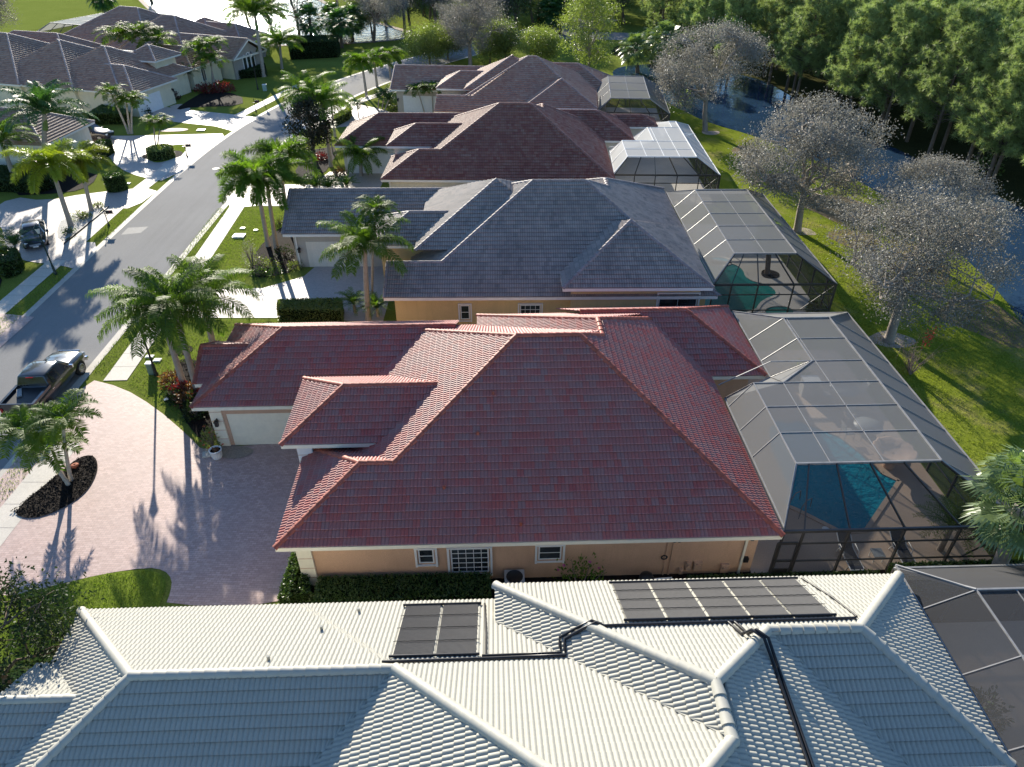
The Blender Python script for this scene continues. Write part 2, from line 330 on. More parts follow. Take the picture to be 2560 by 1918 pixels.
class House:
    def __init__(s, name, label, yaw, base, tile, cap, wall, trim, nseg=6, cat='house', group=None, eave_h=.2):
        s.yaw = R(yaw); s.ex = np.array([math.cos(s.yaw), math.sin(s.yaw), 0]); s.ey = np.array([-math.sin(s.yaw), math.cos(s.yaw), 0])
        s.base = np.array([base[0], base[1], 0.0]); s.nseg = nseg; s.eh = eave_h
        s.root = thing(name, label, cat, tuple(s.ex * base[0] + s.ey * base[1]), s.yaw, group)
        s.roof, s.caps, s.wall, s.eav = MB(), [], MB(), MB(); s.mats = (tile, cap, wall, trim); s.k = 0
    def world(s, u, v, z=0): p = s.ex * u + s.ey * v; return (p[0], p[1], z)
    def plane(s, f, e, ze, poly, t=.53):
        """roof slope falling towards side f; e = eave coordinate; poly in plan (u,v)"""
        (ua, va), (us, vs) = FAC[f]; c = 1 / math.sqrt(1 + t * t)
        U = np.array([ua, va, 0.]); S = np.array([us, vs, 0.]); V = (S + np.array([0, 0, t])) * c; Nn = np.cross(U, V)
        e0 = np.array([0, e, 0.]) if f in 'FB' else np.array([e, 0, 0.])
        O = e0 + np.array([0, 0, ze])
        pl = []
        for (x, y) in poly:
            d = np.array([x, y, 0.]) - e0; pl.append((d @ U, (d @ S) / c))
        tiles(s.roof, O, U, V, Nn, pl, s.nseg)
        q = [O + U * a + V * b - Nn * .03 for a, b in pl]; s.roof.add(q, [list(range(len(q)))], 0, np.full((1, len(q), 2), .5))
    def cap(s, p, q, r=.125, lift=.045):
        p = np.array(p, float); q = np.array(q, float)
        if p[2] > q[2]: p, q = q, p
        d = q - p; L = np.linalg.norm(d); d /= L; n = max(1, int(round(L / .38)))
        a = np.cross(d, (0, 0, 1.)); a /= np.linalg.norm(a); b = np.cross(a, d)
        cm = MB(); s.caps.append(cm)
        for i in range(n):
            A = p + d * (L * i / n - .03); B = p + d * (L * (i + 1) / n + .02); vs = []
            for C, rr, dz in ((A, r * 1.14, .014), (B, r * .95, 0)):
                for j in range(8):
                    th = math.pi * (j / 7) ; vs.append(C + a * rr * 1.05 * math.cos(th) + b * (rr * math.sin(th) * .95 + dz + lift - .05))
            cm.add(vs, [[j, j + 1, 9 + j, 8 + j] for j in range(7)], 0, smooth=True)
            cm.add([vs[j] for j in range(8)], [list(range(8))[::-1]], 0)
    def eave(s, u0, u1, v0, v1, ze):
        s.eav.box(((u0 + u1) / 2, (v0 + v1) / 2, ze - s.eh / 2 - .022), (u1 - u0 + .03, v1 - v0 + .03, s.eh))
    def walls(s, u0, u1, v0, v1, h, ov=.55):
        s.k += 1; o = ov + .011 * s.k; s.wall.box(((u0 + u1) / 2, (v0 + v1) / 2, h / 2 - .1), (u1 - u0 - 2 * o, v1 - v0 - 2 * o, h + .16 - .2))
    def block(s, u0, u1, v0, v1, ze, axis='u', a='hip', b='hip', t=.53, planes='FBLR', skip=(), wall=True, eave=None, hi=None):
        """gable or hip block; a/b: ends at the low/high coordinate: 'hip', 'gable' or a ridge end coordinate"""
        if axis == 'u':
            m = (v0 + v1) / 2; d = (v1 - v0) / 2; lo, hi_ = u0, u1
        else:
            m = (u0 + u1) / 2; d = (u1 - u0) / 2; lo, hi_ = v0, v1
        zr = ze + t * d
        ra = lo + d if a == 'hip' else lo if a == 'gable' else a; rb = hi_ - d if b == 'hip' else hi_ if b == 'gable' else b
        X = (lambda p, q: (p, q)) if axis == 'u' else (lambda p, q: (q, p))
        lowS, hiS = ('F', 'B') if axis == 'u' else ('L', 'R'); lowE, hiE = ('L', 'R') if axis == 'u' else ('F', 'B')
        cl, ch = (v0, v1) if axis == 'u' else (u0, u1)
        if lowS in planes: s.plane(lowS, cl, ze, [X(lo, cl), X(hi_, cl), X(rb, m), X(ra, m)], t)
        if hiS in planes: s.plane(hiS, ch, ze, [X(lo, ch), X(hi_, ch), X(rb, m), X(ra, m)], t)
        if a == 'hip' and lowE in planes: s.plane(lowE, lo, ze, [X(lo, cl), X(lo, ch), X(ra, m)], t)
        if b == 'hip' and hiE in planes: s.plane(hiE, hi_, ze, [X(hi_, cl), X(hi_, ch), X(rb, m)], t)
        z3 = lambda p, q, z: (*X(p, q), z)
        if 'ridge' not in skip: s.cap(z3(ra, m, zr), z3(rb, m, zr))
        for nm, e, r_, c in (('al', lo, ra, cl), ('ah', lo, ra, ch), ('bl', hi_, rb, cl), ('bh', hi_, rb, ch)):
            if nm in skip: continue
            s.cap(z3(e, c, ze), z3(r_, m, zr))
        if eave is not False: s.eave(*(eave or (u0, u1, v0, v1)), ze)
        if wall: s.walls(*(eave or (u0, u1, v0, v1)), ze - .1)
        for E_, g in ((lo, a), (hi_, b)):
            if g == 'gable':       # gable wall triangle, set back under the verge
                w = E_ + (.5 if E_ == lo else -.5)
                s.wall.add([z3(w, cl + .5, ze - .3), z3(w, ch - .5, ze - .3), z3(w, m, zr - .3)], [[0, 1, 2]])
        return m, zr, ra, rb
    def part(s, name, mb, mats, parent=None):
        if parent is None: return obj(name, mb, mats, s.root, s.base)
        return obj(name, mb, mats, parent, s.base)      # parents sit at the root's origin
    def finish(s):
        s.o_wall = s.part('wall', s.wall, s.mats[2])
        s.o_roof = s.part('roof', s.roof, s.mats[0]); [s.part('ridge_cap', c_, s.mats[1], s.o_roof) for c_ in s.caps]; s.part('eave_board', s.eav, s.mats[3], s.o_roof)
    def box_on(s, mb, f, along, face, z, w, h, d, out=0.0, mi=0):
        """box on a wall: f facing side, along = coordinate along the wall, face = wall coordinate, out = protrusion of its outer face"""
        sg = -1 if f in 'FL' else 1
        c = face + sg * (out - d / 2)
        if f in 'FB': mb.box((along, c, z), (w, d, h), mi=mi)
        else: mb.box((c, along, z), (d, w, h), mi=mi)
    def window(s, f, along, face, z, w, h, cols=1, rows=2, frame=None, shutter=True, recess=0.0):
        frame = frame or M['white_paint']
        fr, gl = MB(), MB(); o = .03
        for dx in (-1, 1): s.box_on(fr, f, along + dx * (w / 2 - .03), face, z, .06, h, .05, o)
        for dz in (-1, 1): s.box_on(fr, f, along, face, z + dz * (h / 2 - .03), w - .12, .06, .05, o - .003)
        for i in range(1, cols): s.box_on(fr, f, along - w / 2 + w * i / cols, face, z, .025, h - .12, .04, o - .006)
        for i in range(1, rows): s.box_on(fr, f, along, face, z - h / 2 + h * i / rows, w - .12, .035, .04, o - .009)
        if shutter:
            for dx in (-1, 1): s.box_on(fr, f, along + dx * (w / 2 + .1), face, z - .03, .09, h + .3, .07, .1)
            s.box_on(fr, f, along, face, z + h / 2 + .1, w + .3, .07, .12, .115); s.box_on(fr, f, along, face, z - h / 2 - .12, w + .1, .05, .08, .09)
        s.box_on(gl, f, along, face, z, w - .1, h - .1, .03, .012)
        w_ = s.part('window', fr, frame); s.part('pane', gl, M['glass'], w_)
    def garage(s, f, along, face, w, h, mat, frame=None):
        d = MB(); s.box_on(d, f, along, face, h / 2 - .02, w, h, .04, .02)
        for i in range(1, 4): s.box_on(d, f, along, face, h * i / 4, w - .02, .022, .02, .028)
        n = 4
        for i in range(4):
            for j in range(n): s.box_on(d, f, along - w / 2 + w * (j + .5) / n, face, h * (i + .5) / 4, w / n - .22, h / 4 - .16, .02, .029)
        s.part('garage_door', d, mat)
        if frame:
            fr = MB()
            for dx in (-1, 1): s.box_on(fr, f, along + dx * (w / 2 + .11), face, h / 2, .22, h + .02, .1, .06)
            s.box_on(fr, f, along, face, h + .13, w + .44, .24, .1, .063); s.part('door_frame', fr, frame)
    def lantern(s, f, along, face, z):
        b = MB(); s.box_on(b, f, along, face, z + .1, .1, .16, .06, .05); s.box_on(b, f, along, face, z + .22, .05, .05, .2, .2); s.box_on(b, f, along, face, z, .16, .26, .16, .27); s.box_on(b, f, along, face, z + .16, .22, .06, .22, .3)
        s.part('wall_lantern', b, M['black'])
    def downspout(s, f, along, face, h, mat):
        b = MB(); s.box_on(b, f, along, face, h / 2, .1, h, .08, .085); s.box_on(b, f, along, face, h - .05, .1, .1, .5, .45); s.part('downspout', b, mat)
# ------------------------------------------------------------------ houses
T = .53
# --- white house in the foreground
H = House('white_tile_house', 'foreground house with a cream white barrel tile roof', 1.74, (0, 6), M['white_tile'], M['white_cap'], M['ivory'], M['trim'], 7)
WH = H
H.plane('B', 16.88, 3, [(-15.34, 16.88), (-7.3, 16.88), (-3.21, 12.79), (-11.25, 12.79)]); H.plane('L', -15.34, 3, [(-15.34, 16.88), (-15.34, 8.7), (-11.25, 12.79)])
H.plane('F', 8.7, 3, [(-15.34, 8.7), (-7.3, 8.7), (-3.21, 12.79), (-11.25, 12.79)])
zW = 3 + T * 4.09
for p, q in (((-15.34, 16.88, 3), (-11.25, 12.79, zW)), ((-15.34, 8.7, 3), (-11.25, 12.79, zW)), ((-11.25, 12.79, zW), (-3.21, 12.79, zW))): H.cap(p, q, .15)
H.eave(-15.34, -2, 8.7, 16.88, 3); H.walls(-15.34, -2, 8.7, 16.88, 2.9)
zM = 3 + T * 10.4
H.plane('L', -7.3, 3, [(-7.3, 16.88), (-7.3, -3.9), (3.1, 6.48)]); H.plane('B', 16.88, 3, [(-7.3, 16.88), (0, 16.88), (5.93, 9.31), (3.1, 6.48)])
H.plane('R', 13.5, 3, [(13.5, -3.9), (13.5, 15.3), (11.9, 16.9), (5.93, 10.93), (5.93, 9.31), (3.1, 6.48)]); H.plane('F', -3.9, 3, [(-7.3, -3.9), (13.5, -3.9), (3.1, 6.48)])
for p, q in (((-3.21, 12.79, zW), (3.1, 6.48, zM)), ((5.93, 9.31, 7.01), (3.1, 6.48, zM)), ((-7.3, -3.9, 3), (3.1, 6.48, zM)), ((13.5, -3.9, 3), (3.1, 6.48, zM))): H.cap(p, q, .16)
H.eave(-7.3, 13.5, -3.9, 12, 3); H.walls(-7.3, 13.5, -3.9, 13, 2.9)
zN = 3.85 + T * 6.01; zE = 3.85 + T * 3.45
H.plane('L', -.08, 3.85, [(-.08, 16.9), (5.93, 10.93), (5.93, 9.3), (-.08, 15.29)]); H.plane('B', 16.9, 3.85, [(-.08, 16.9), (14.9, 16.9), (11.45, 13.45), (8.46, 13.45), (5.93, 10.93)])
H.plane('F', 10.0, 3.85, [(11.9, 10.0), (14.9, 10.0), (11.45, 13.45), (8.45, 13.45)]); H.plane('R', 14.9, 3.85, [(14.9, 10.0), (14.9, 16.9), (11.45, 13.45)])
for p, q in (((-.08, 16.9, 3.85), (5.93, 10.93, zN)), ((5.93, 10.93, zN), (8.46, 13.45, zE)), ((5.93, 10.93, zN), (5.93, 9.31, 7.01)), ((8.46, 13.45, zE), (11.45, 13.45, zE)), ((14.9, 16.9, 3.85), (11.45, 13.45, zE)), ((14.9, 10.0, 3.85), (11.45, 13.45, zE))): H.cap(p, q, .16)
H.eave(-.08, 14.9, 10.0, 16.9, 3.85); H.walls(-.08, 14.9, 10.0, 16.9, 3.75)
H.block(-15.75, -13.2, 10.9, 14.6, 3.14, 'u', 'gable', -13.2, planes='FB', skip=('bl', 'bh', 'al', 'ah'), eave=(-15.75, -15, 10.9, 14.6))
H.finish()
# rooftop vents of the white house: fixed through the tiles
for (px, py) in (((805), 1577), ((673), 1652), ((898), 1532)):
    d = ray(px, py); n = np.array([0, 0, 1]) + T * H.ey; k = 3 + T * 16.88; o_ = np.array([0, 0, CAM_H]); q = o_ + d * ((k - o_ @ n) / (d @ n))
    l = (q @ H.ex, q @ H.ey, q[2]); b = MB(); b.tube([(l[0], l[1], l[2] - .1), (l[0], l[1], l[2] + .26)], .05, 10); b.tube([(l[0], l[1], l[2] - .02), (l[0], l[1], l[2] + .06)], .1, 10)
    H.part('roof_vent', b, M['white_cap'], H.o_roof)
# --- red house
def rear_wing(H, uL, ur, va, vb, vr, zt_, uR):
    """low wing behind a main roof: its right slope is the main right slope, its ridge runs back from the main hip"""
    ze = zt_ - T * (ur - uL); tb = (zt_ - ze) / (vr - vb)
    H.plane('L', uL, ze, [(uL, vr), (uL, va - 4), (ur, va), (ur, vb)]); H.plane('B', vr, ze, [(uL, vr), (uR - 1, vr), (ur, vb)], tb)
    H.cap((ur, va, zt_), (ur, vb, zt_)); H.cap((uL, vr, ze), (ur, vb, zt_)); H.cap((uR, vr, 3.05), (ur, vb, zt_)); H.eave(uL, ur + 3, vr - 2, vr, ze)
H = House('red_tile_house', 'peach stucco house with a red tile roof in the centre', 1.86, (1, 28), M['red_tile'], M['red_cap'], M['peach'], M['cream_trim'], 6)
RH = H
zr = 3 + T * 8.57; tR = (zr - 3) / (11.75 - 4.1)
H.plane('F', 19.73, 3, [(-7.44, 19.73), (11.75, 19.73), (4.1, 28.3), (1.13, 28.3)]); H.plane('L', -7.44, 3, [(-7.44, 19.73), (-7.44, 36.87), (1.13, 28.3)])
H.plane('R', 11.75, 3, [(11.75, 19.73), (11.75, 37.4), (5.35, 31.0), (5.35, 29.4), (4.1, 28.3)], tR); H.plane('B', 36.87, 3, [(-7.44, 36.87), (11.75, 36.87), (4.1, 28.3), (1.13, 28.3)])
for p, q in (((-4.3, 22.87, 3 + T * 3.14), (1.13, 28.3, zr)), ((11.75, 19.73, 3), (4.1, 28.3, zr)), ((1.13, 28.3, zr), (4.1, 28.3, zr)), ((-7.44, 36.87, 3), (1.13, 28.3, zr)), ((4.1, 28.3, zr), (5.35, 29.4, 3 + tR * 6.4))): H.cap(p, q)
H.eave(-7.44, 11.75, 19.73, 36.87, 3); H.walls(-7.44, 11.75, 19.73, 36.87, 2.9, .6)
H.plane('F', 19.73, 3, [(-8.9, 19.73), (-7.44, 19.73), (-4.3, 22.87), (-5.76, 22.87)]); H.plane('L', -8.9, 3, [(-8.9, 19.73), (-8.9, 26.01), (-5.76, 22.87)]); H.plane('B', 26.01, 3, [(-8.9, 26.01), (-5, 26.01), (-3, 22.87), (-5.76, 22.87)])
for p, q in (((-8.9, 19.73, 3), (-5.76, 22.87, 4.66)), ((-8.9, 26.01, 3), (-5.76, 22.87, 4.66)), ((-5.76, 22.87, 4.66), (-4.3, 22.87, 4.66))): H.cap(p, q)
H.eave(-8.9, -6, 19.735, 26.01, 3.003); H.walls(-8.9, -6, 19.73, 26.01, 2.9, .6)
H.block(-15.4, -2.0, 29.25, 37.43, 3, 'u', 'hip', -2.0, skip=('bl', 'bh'), eave=(-15.4, -6, 29.25, 37.43))            # garage
H.block(-9.6, -1.5, 24.72, 29.9, 4.2, 'u', 'hip', -2.0, skip=('bl', 'bh'), eave=(-9.6, -4.95, 24.72, 29.9))            # entry
rear_wing(H, -.85, 5.35, 29.4, 31.0, 37.2, 3 + tR * 6.4, 11.75)
H.block(4.0, 14.77, 31.14, 38.7, 3, 'u', 5.0, 'hip', planes='FBR', skip=('al', 'ah'), eave=(8, 14.77, 31.14, 38.7))     # lanai wing
# small garage dormer at the far left of the garage roof
H.block(-15.9, -13.3, 31.3, 35.4, 3.03, 'u', 'gable', -13.3, planes='FB', skip=('bl', 'bh'), eave=(-15.9, -15, 31.3, 35.4))
H.finish()
fw = 20.332
H.window('F', -2.97, fw, 1.62, .66, .86, 1, 2); H.window('F', -1.13, fw, 1.28, 1.62, 1.5, 5, 5); H.window('F', 2.27, fw, 1.64, .98, .84, 1, 2)
b = MB(); b.box((-8.02, fw - .05, 1.4), (.62, .12, 2.86)); 
for z in (.55, 1.15, 1.75, 2.35): b.box((-8.02, fw - .112, z), (.63, .01, .03), mi=1)
H.part('corner_quoin', b, [M['cream_trim'], M['tan']])
b = MB(); b.box((-14.5, 29.72, 1.4), (.62, .1, 2.84))
for z in (.55, 1.15, 1.75, 2.35): b.box((-14.5, 29.668, z), (.63, .01, .03), mi=1)
H.part('corner_quoin', b, [M['cream_trim'], M['tan']])
H.garage('F', -11.55, 29.8, 4.9, 2.15, M['cream_trim'], M['tan']); H.lantern('F', -14.5, 29.67, 1.7)
b = MB(); b.box((-8.75, 25.22, 2.1), (.7, .12, 4.1)); 
for z in (2.6, 3.2): b.box((-8.75, 25.155, z), (.71, .01, .03), mi=1)
H.part('entry_pilaster', b, [M['white_paint'], M['tan']])
b = MB(); b.box((-6.3, 25.2, 3.55), (2.0, .06, .7)); H.part('transom_window', b, M['glass'])
H.downspout('F', 10.62, fw, 2.8, M['cream_trim'])
for u in (7.28, 7.52):
    b = MB(); b.box((u, fw - .03, 1.4), (.06, .05, 2.7)); H.part('conduit', b, M['peach'])
for (u, z, w, h) in ((8.33, .62, .2, .5), (8.74, .62, .36, .5), (9.95, .42, .34, .5), (8.05, .3, .18, .3)):
    b = MB(); b.box((u, fw - .06, z), (w, .14, h)); b.tube([(u, fw - .14, z + h * .2), (u, fw - .2, z + h * .2)], w * .3, 10); H.part('utility_box', b, M['tan'])
b = MB(); b.lathe([(.12, -.02), (.15, 0), (.12, .03), (.09, 0), (.12, -.02)], (0, 0, 0), 14); v = b.V[0].copy(); b.V[0] = np.stack([v[:, 0] + 7.2, v[:, 2] + fw - .06, v[:, 1] + 1.2], 1); H.part('hose_reel', b, M['black'])
b = MB(); b.box((10.78, fw - .07, .95), (.2, .16, .24)); H.part('wall_speaker', b, M['black']); b = MB(); b.box((10.78, fw - .09, 2.3), (.14, .2, .12)); H.part('security_camera', b, M['black'])
b = MB()
for du in (-.1, .1): b.tube([(7.6 + du, fw - .16, 2.25), (7.6 + du, fw, 2.3)], .06, 8)
H.part('flood_light', b, M['black'])
for (px, py) in ((1233, 987), (1195, 1087), (1111, 1222), (1302, 1313)):   # terracotta coloured roof vents on the front slope
    d = ray(px, py); n = np.array([0, 0, 1]) - T * H.ey; k = 3 - T * 19.73; o_ = np.array([0, 0, CAM_H]); q = o_ + d * ((k - o_ @ n) / (d @ n)); l = (q @ H.ex, q @ H.ey, q[2])
    b = MB(); b.tube([(l[0], l[1], l[2] - .05), (l[0], l[1], l[2] + .2)], [.075, .06], 10); H.part('roof_vent', b, M['red_cap'], H.o_roof)
# --- grey house
H = House('grey_tile_house', 'yellow stucco house with a slate grey tile roof behind the red roof', .69, (1, 50), M['grey_tile'], M['grey_cap'], M['yellow'], M['trim'], 5)
GH = H
zr = 3 + T * 8.6; lE = 2.06 - 8.6
H.plane('F', 40.41, 3, [(lE, 40.41), (14, 40.41), (5.8, 49.01), (2.06, 49.01)]); H.plane('L', lE, 3, [(lE, 40.41), (lE, 57.6), (2.06, 49.01)])
tG = (zr - 3) / (13.75 - 5.8); H.plane('R', 13.75, 3, [(13.75, 40.41), (13.75, 59.9), (7.6, 52.3), (7.6, 50.6), (5.8, 49.01)], tG); rear_wing(H, 1.5, 7.6, 50.6, 52.3, 59.6, 3 + tG * 6.15, 13.75); H.plane('B', 57.6, 3, [(lE, 57.6), (13.75, 57.6), (5.8, 49.01), (2.06, 49.01)])
for p, q in (((-4.1, 42.85, 4.3), (2.06, 49.01, zr)), ((13.75, 40.41, 3), (5.8, 49.01, zr)), ((2.06, 49.01, zr), (5.8, 49.01, zr)), ((lE, 57.6, 3), (2.06, 49.01, zr)), ((5.8, 49.01, zr), (7.6, 50.6, 3 + tG * 6.15))): H.cap(p, q)
H.eave(lE, 13.75, 40.41, 59.9, 3); H.walls(lE, 13.75, 40.41, 59.9, 2.9, .55)
H.plane('F', 40.41, 3, [(-7.75, 40.41), (lE, 40.41), (-4.1, 42.85), (-7.75, 42.85)]); H.plane('B', 45.29, 3, [(-7.75, 45.29), (-4, 45.29), (-2, 42.85), (-7.75, 42.85)])
H.cap((-7.75, 42.85, 4.29), (-4.1, 42.85, 4.29)); H.cap((-7.72, 40.41, 3.0), (-7.72, 42.85, 4.29), .1); H.eave(-7.75, -6, 40.415, 45.29, 3.003); H.walls(-7.75, -5, 40.41, 45.29, 2.9)
H.wall.add([(-7.3, 41, 2.7), (-7.3, 44.7, 2.7), (-7.3, 42.85, 4.0)], [[0, 1, 2]])
H.block(3.7, 13.2, 39.95, 49.5, 3.85, 'u', 'hip', 'hip', planes='FLR', skip=('ridge', 'ah', 'bh'), eave=(3.7, 13.2, 39.95, 44.0))       # right front block (pyramid)
H.block(-16.75, -2, 50.5, 58.2, 3, 'u', 'gable', -3.0, skip=('bl', 'bh'), eave=(-16.75, -5, 50.5, 58.2))                              # garage
H.cap((-16.7, 50.5, 3), (-16.7, 54.35, 5.04), .1); H.cap((-16.7, 58.2, 3), (-16.7, 54.35, 5.04), .1)
H.block(-9.3, -2.0, 45.75, 50.9, 4.2, 'u', 'hip', -2.6, skip=('bl', 'bh'), eave=(-9.3, -4.3, 45.75, 50.9))                            # entry
H.block(-6.0, 5.0, 44.3, 55.3, 4.5, 'v', 'hip', 49.9, planes='LRF', skip=('bl', 'bh', 'ridge', 'ah'), wall=False, eave=False)          # second hip beside the main ridge
H.finish()
H.window('F', -2.6, 40.955, 1.6, .6, 1.06, 1, 2); H.window('F', 1.7, 40.955, 1.6, 1.35, 1.06, 4, 3)
H.window('F', 11.25, 40.51, 1.75, 2.5, 2.7, 2, 1, M['trim'])
H.garage('F', -12.85, 51.05, 4.9, 2.15, M['ivory'], None); H.lantern('F', -15.85, 51.05, 1.45); H.downspout('F', -16.0, 51.05, 2.8, M['trim'])
b = MB(); b.box((-12, 51.11, 1.4), (8.4, .1, 2.9)); H.part('garage_wall', b, M['greige'])
# --- dark red house
H = House('dark_red_tile_house', 'house with a dark red tile roof beside the white screened pool cage', -1.1, (-2, 72), M['dark_red_tile'], M['dark_red_cap'], M['ivory'], M['trim'], 4)
DH = H
zr = 3 + T * 8.4; lE = -2.55 - 8.4
H.plane('F', 61.98, 3, [(lE, 61.98), (8.0, 61.98), (.4, 70.38), (-2.55, 70.38)]); H.plane('L', lE, 3, [(lE, 61.98), (lE, 78.8), (-2.55, 70.38)]); tD = (zr - 3) / 7.6; H.plane('R', 8.0, 3, [(8.0, 61.98), (8.0, 78.8), (1.6, 73), (1.6, 71.5), (.4, 70.38)], tD); rear_wing(H, -4.5, 1.6, 71.5, 73.0, 78.8, 3 + tD * 6.4, 8.0); H.plane('B', 78.8, 3, [(lE, 78.8), (8, 78.8), (.4, 70.38), (-2.55, 70.38)])
for p, q in (((-7.8, 65.13, 4.67), (-2.55, 70.38, zr)), ((8.0, 61.98, 3), (.4, 70.38, zr)), ((-2.55, 70.38, zr), (.4, 70.38, zr)), ((lE, 78.8, 3), (-2.55, 70.38, zr))): H.cap(p, q)
H.eave(lE, 8.0, 61.98, 78.8, 3); H.walls(lE, 8.0, 61.98, 78.8, 2.9)
H.plane('F', 61.98, 3, [(-12.9, 61.98), (lE, 61.98), (-7.8, 65.13), (-9.75, 65.13)]); H.plane('L', -12.9, 3, [(-12.9, 61.98), (-12.9, 68.28), (-9.75, 65.13)]); H.plane('B', 68.28, 3, [(-12.9, 68.28), (-9, 68.28), (-6.5, 65.13), (-9.75, 65.13)])
for p, q in (((-12.9, 61.98, 3), (-9.75, 65.13, 4.67)), ((-12.9, 68.28, 3), (-9.75, 65.13, 4.67)), ((-9.75, 65.13, 4.67), (-7.8, 65.13, 4.67))): H.cap(p, q)
H.eave(-12.9, -9.5, 61.985, 68.28, 3.003); H.walls(-12.9, -9.5, 61.98, 68.28, 2.9)
H.block(-19.2, -5, 71.7, 79.6, 3, 'u', 'hip', -6, skip=('bl', 'bh'), eave=(-19.2, -9, 71.7, 79.6))
H.block(-13.2, -5, 67.75, 72.85, 4.2, 'u', 'hip', -5.6, skip=('bl', 'bh'), eave=(-13.2, -8.6, 67.75, 72.85))
H.cap((.4, 70.38, zr), (1.6, 71.5, 3 + tD * 6.4))
H.block(0, 11.1, 73.94, 81.4, 3, 'u', 1.0, 'hip', planes='FBR', skip=('al', 'ah'), eave=(5, 11.1, 73.94, 81.4)); H.block(4, 14.3, 78.95, 82.0, 3, 'u', 5, 'hip', planes='FBR', skip=('al', 'ah'), eave=(9, 14.3, 78.95, 82.0))
H.finish(); H.garage('F', -15.8, 72.2, 4.9, 2.15, M['white_paint'], None)
b = MB(); b.box((-12.0, 62.5, 2.4), (.1, .1, .7)); H.downspout('F', -12.2, 62.5, 2.7, M['trim'])
# --- far rust brown house
H = House('rust_tile_house', 'farthest house of the row with a weathered rust brown tile roof', -4.5, (-5, 94), M['rust_tile'], M['rust_cap'], M['greige'], M['trim'], 4)
FH = H
zr = 3 + T * 8.4; lE = -5.3 - 8.4
H.plane('F', 83.74, 3, [(lE, 83.74), (3.5, 83.74), (-4.27, 92.14), (-5.3, 92.14)]); H.plane('L', lE, 3, [(lE, 83.74), (lE, 100.5), (-5.3, 92.14)]); H.plane('R', 3.5, 3, [(3.5, 83.74), (3.5, 100.5), (-4.27, 92.14)], (zr - 3) / 7.77); H.plane('B', 100.5, 3, [(lE, 100.5), (3.5, 100.5), (-4.27, 92.14), (-5.3, 92.14)])
for p, q in (((-12.15, 86.05, 4.24), (-5.3, 92.14, zr)), ((3.5, 83.74, 3), (-4.27, 92.14, zr)), ((-5.3, 92.14, zr), (-4.27, 92.14, zr)), ((lE, 100.5, 3), (-5.3, 92.14, zr))): H.cap(p, q)
H.eave(lE, 3.5, 83.74, 100.5, 3); H.walls(lE, 3.5, 83.74, 100.5, 2.9)
H.plane('F', 83.74, 3, [(-15.6, 83.74), (lE, 83.74), (-11.4, 86.05), (-15.6, 86.05)]); H.plane('B', 88.4, 3, [(-15.6, 88.4), (-12, 88.4), (-10.4, 86.05), (-15.6, 86.05)]); H.cap((-15.6, 86.05, 4.24), (-12.1, 86.05, 4.24)); H.eave(-15.6, -13, 83.745, 88.4, 3.003); H.walls(-15.6, -12, 83.74, 88.4, 2.9)
H.block(-22.9, -9, 93.83, 101.6, 3, 'u', 'gable', -10, skip=('bl', 'bh'), eave=(-22.9, -12, 93.83, 101.6))
H.block(-16.4, -8, 90.5, 95.9, 4.0, 'u', 'hip', -9.5, skip=('bl', 'bh'), eave=(-16.4, -11.8, 90.5, 95.9))
H.block(-12.6, -2, 88, 98, 4.5, 'v', 'hip', 93, planes='LRF', skip=('bl', 'bh', 'ah'), wall=False, eave=False)
H.block(-5.2, 3.0, 83.3, 91.5, 3.85, 'u', 'hip', 'hip', planes='FLR', skip=('ridge', 'ah', 'bh'), eave=(-5.2, 3.0, 83.3, 87))
H.block(-6, 5.2, 94.8, 103.6, 3, 'u', -5, 'hip', planes='FBR', skip=('al', 'ah'), eave=(0, 5.2, 94.8, 103.6))
H.finish(); H.garage('F', -19.2, 94.4, 4.6, 2.15, M['white_paint'], None); H.lantern('F', -22.15, 94.38, 1.6)
# --- cream house at the far left
H = House('cream_house', 'cream house with a white garage door across the street', -16, (-82, 84), M['brown_tile'], M['brown_cap'], M['cream'], M['trim'], 3)
AH = H
H.block(-88, -72.9, 76.35, 90.6, 3, 'u', -80.5, 'hip', skip=('al', 'ah'), eave=(-86, -72.9, 76.35, 90.6))
H.block(-95, -79.6, 75.9, 91.2, 3.12, 'u', -87.5, 'hip', skip=('al', 'ah'), eave=(-94, -79.6, 75.9, 91.2))
H.block(-112, -87.6, 75.4, 91.8, 3.25, 'u', 'hip', 'hip', skip=())
H.block(-79, -71.0, 76.45, 84.8, 3.02, 'u', -78, 'hip', planes='FBR', skip=('al', 'ah'), eave=(-77, -71, 76.45, 84.8))
H.block(-79.4, -73.9, 85.0, 90.3, 5.0, 'u', 'hip', 'hip')
H.block(-86, -73.0, 90.7, 98.4, 3, 'u', -82, 'hip', planes='FBR', skip=('al', 'ah'), eave=(-84, -73, 90.7, 98.4)); H.block(-110, -92, 88, 98, 3.4, 'u', 'hip', 'hip')
H.finish(); H.garage('R', 79.35, -71.58, 4.6, 2.2, M['white_paint'], None); H.lantern('R', 77.2, -71.58, 1.7); H.lantern('R', 84.0, -71.58, 1.7)
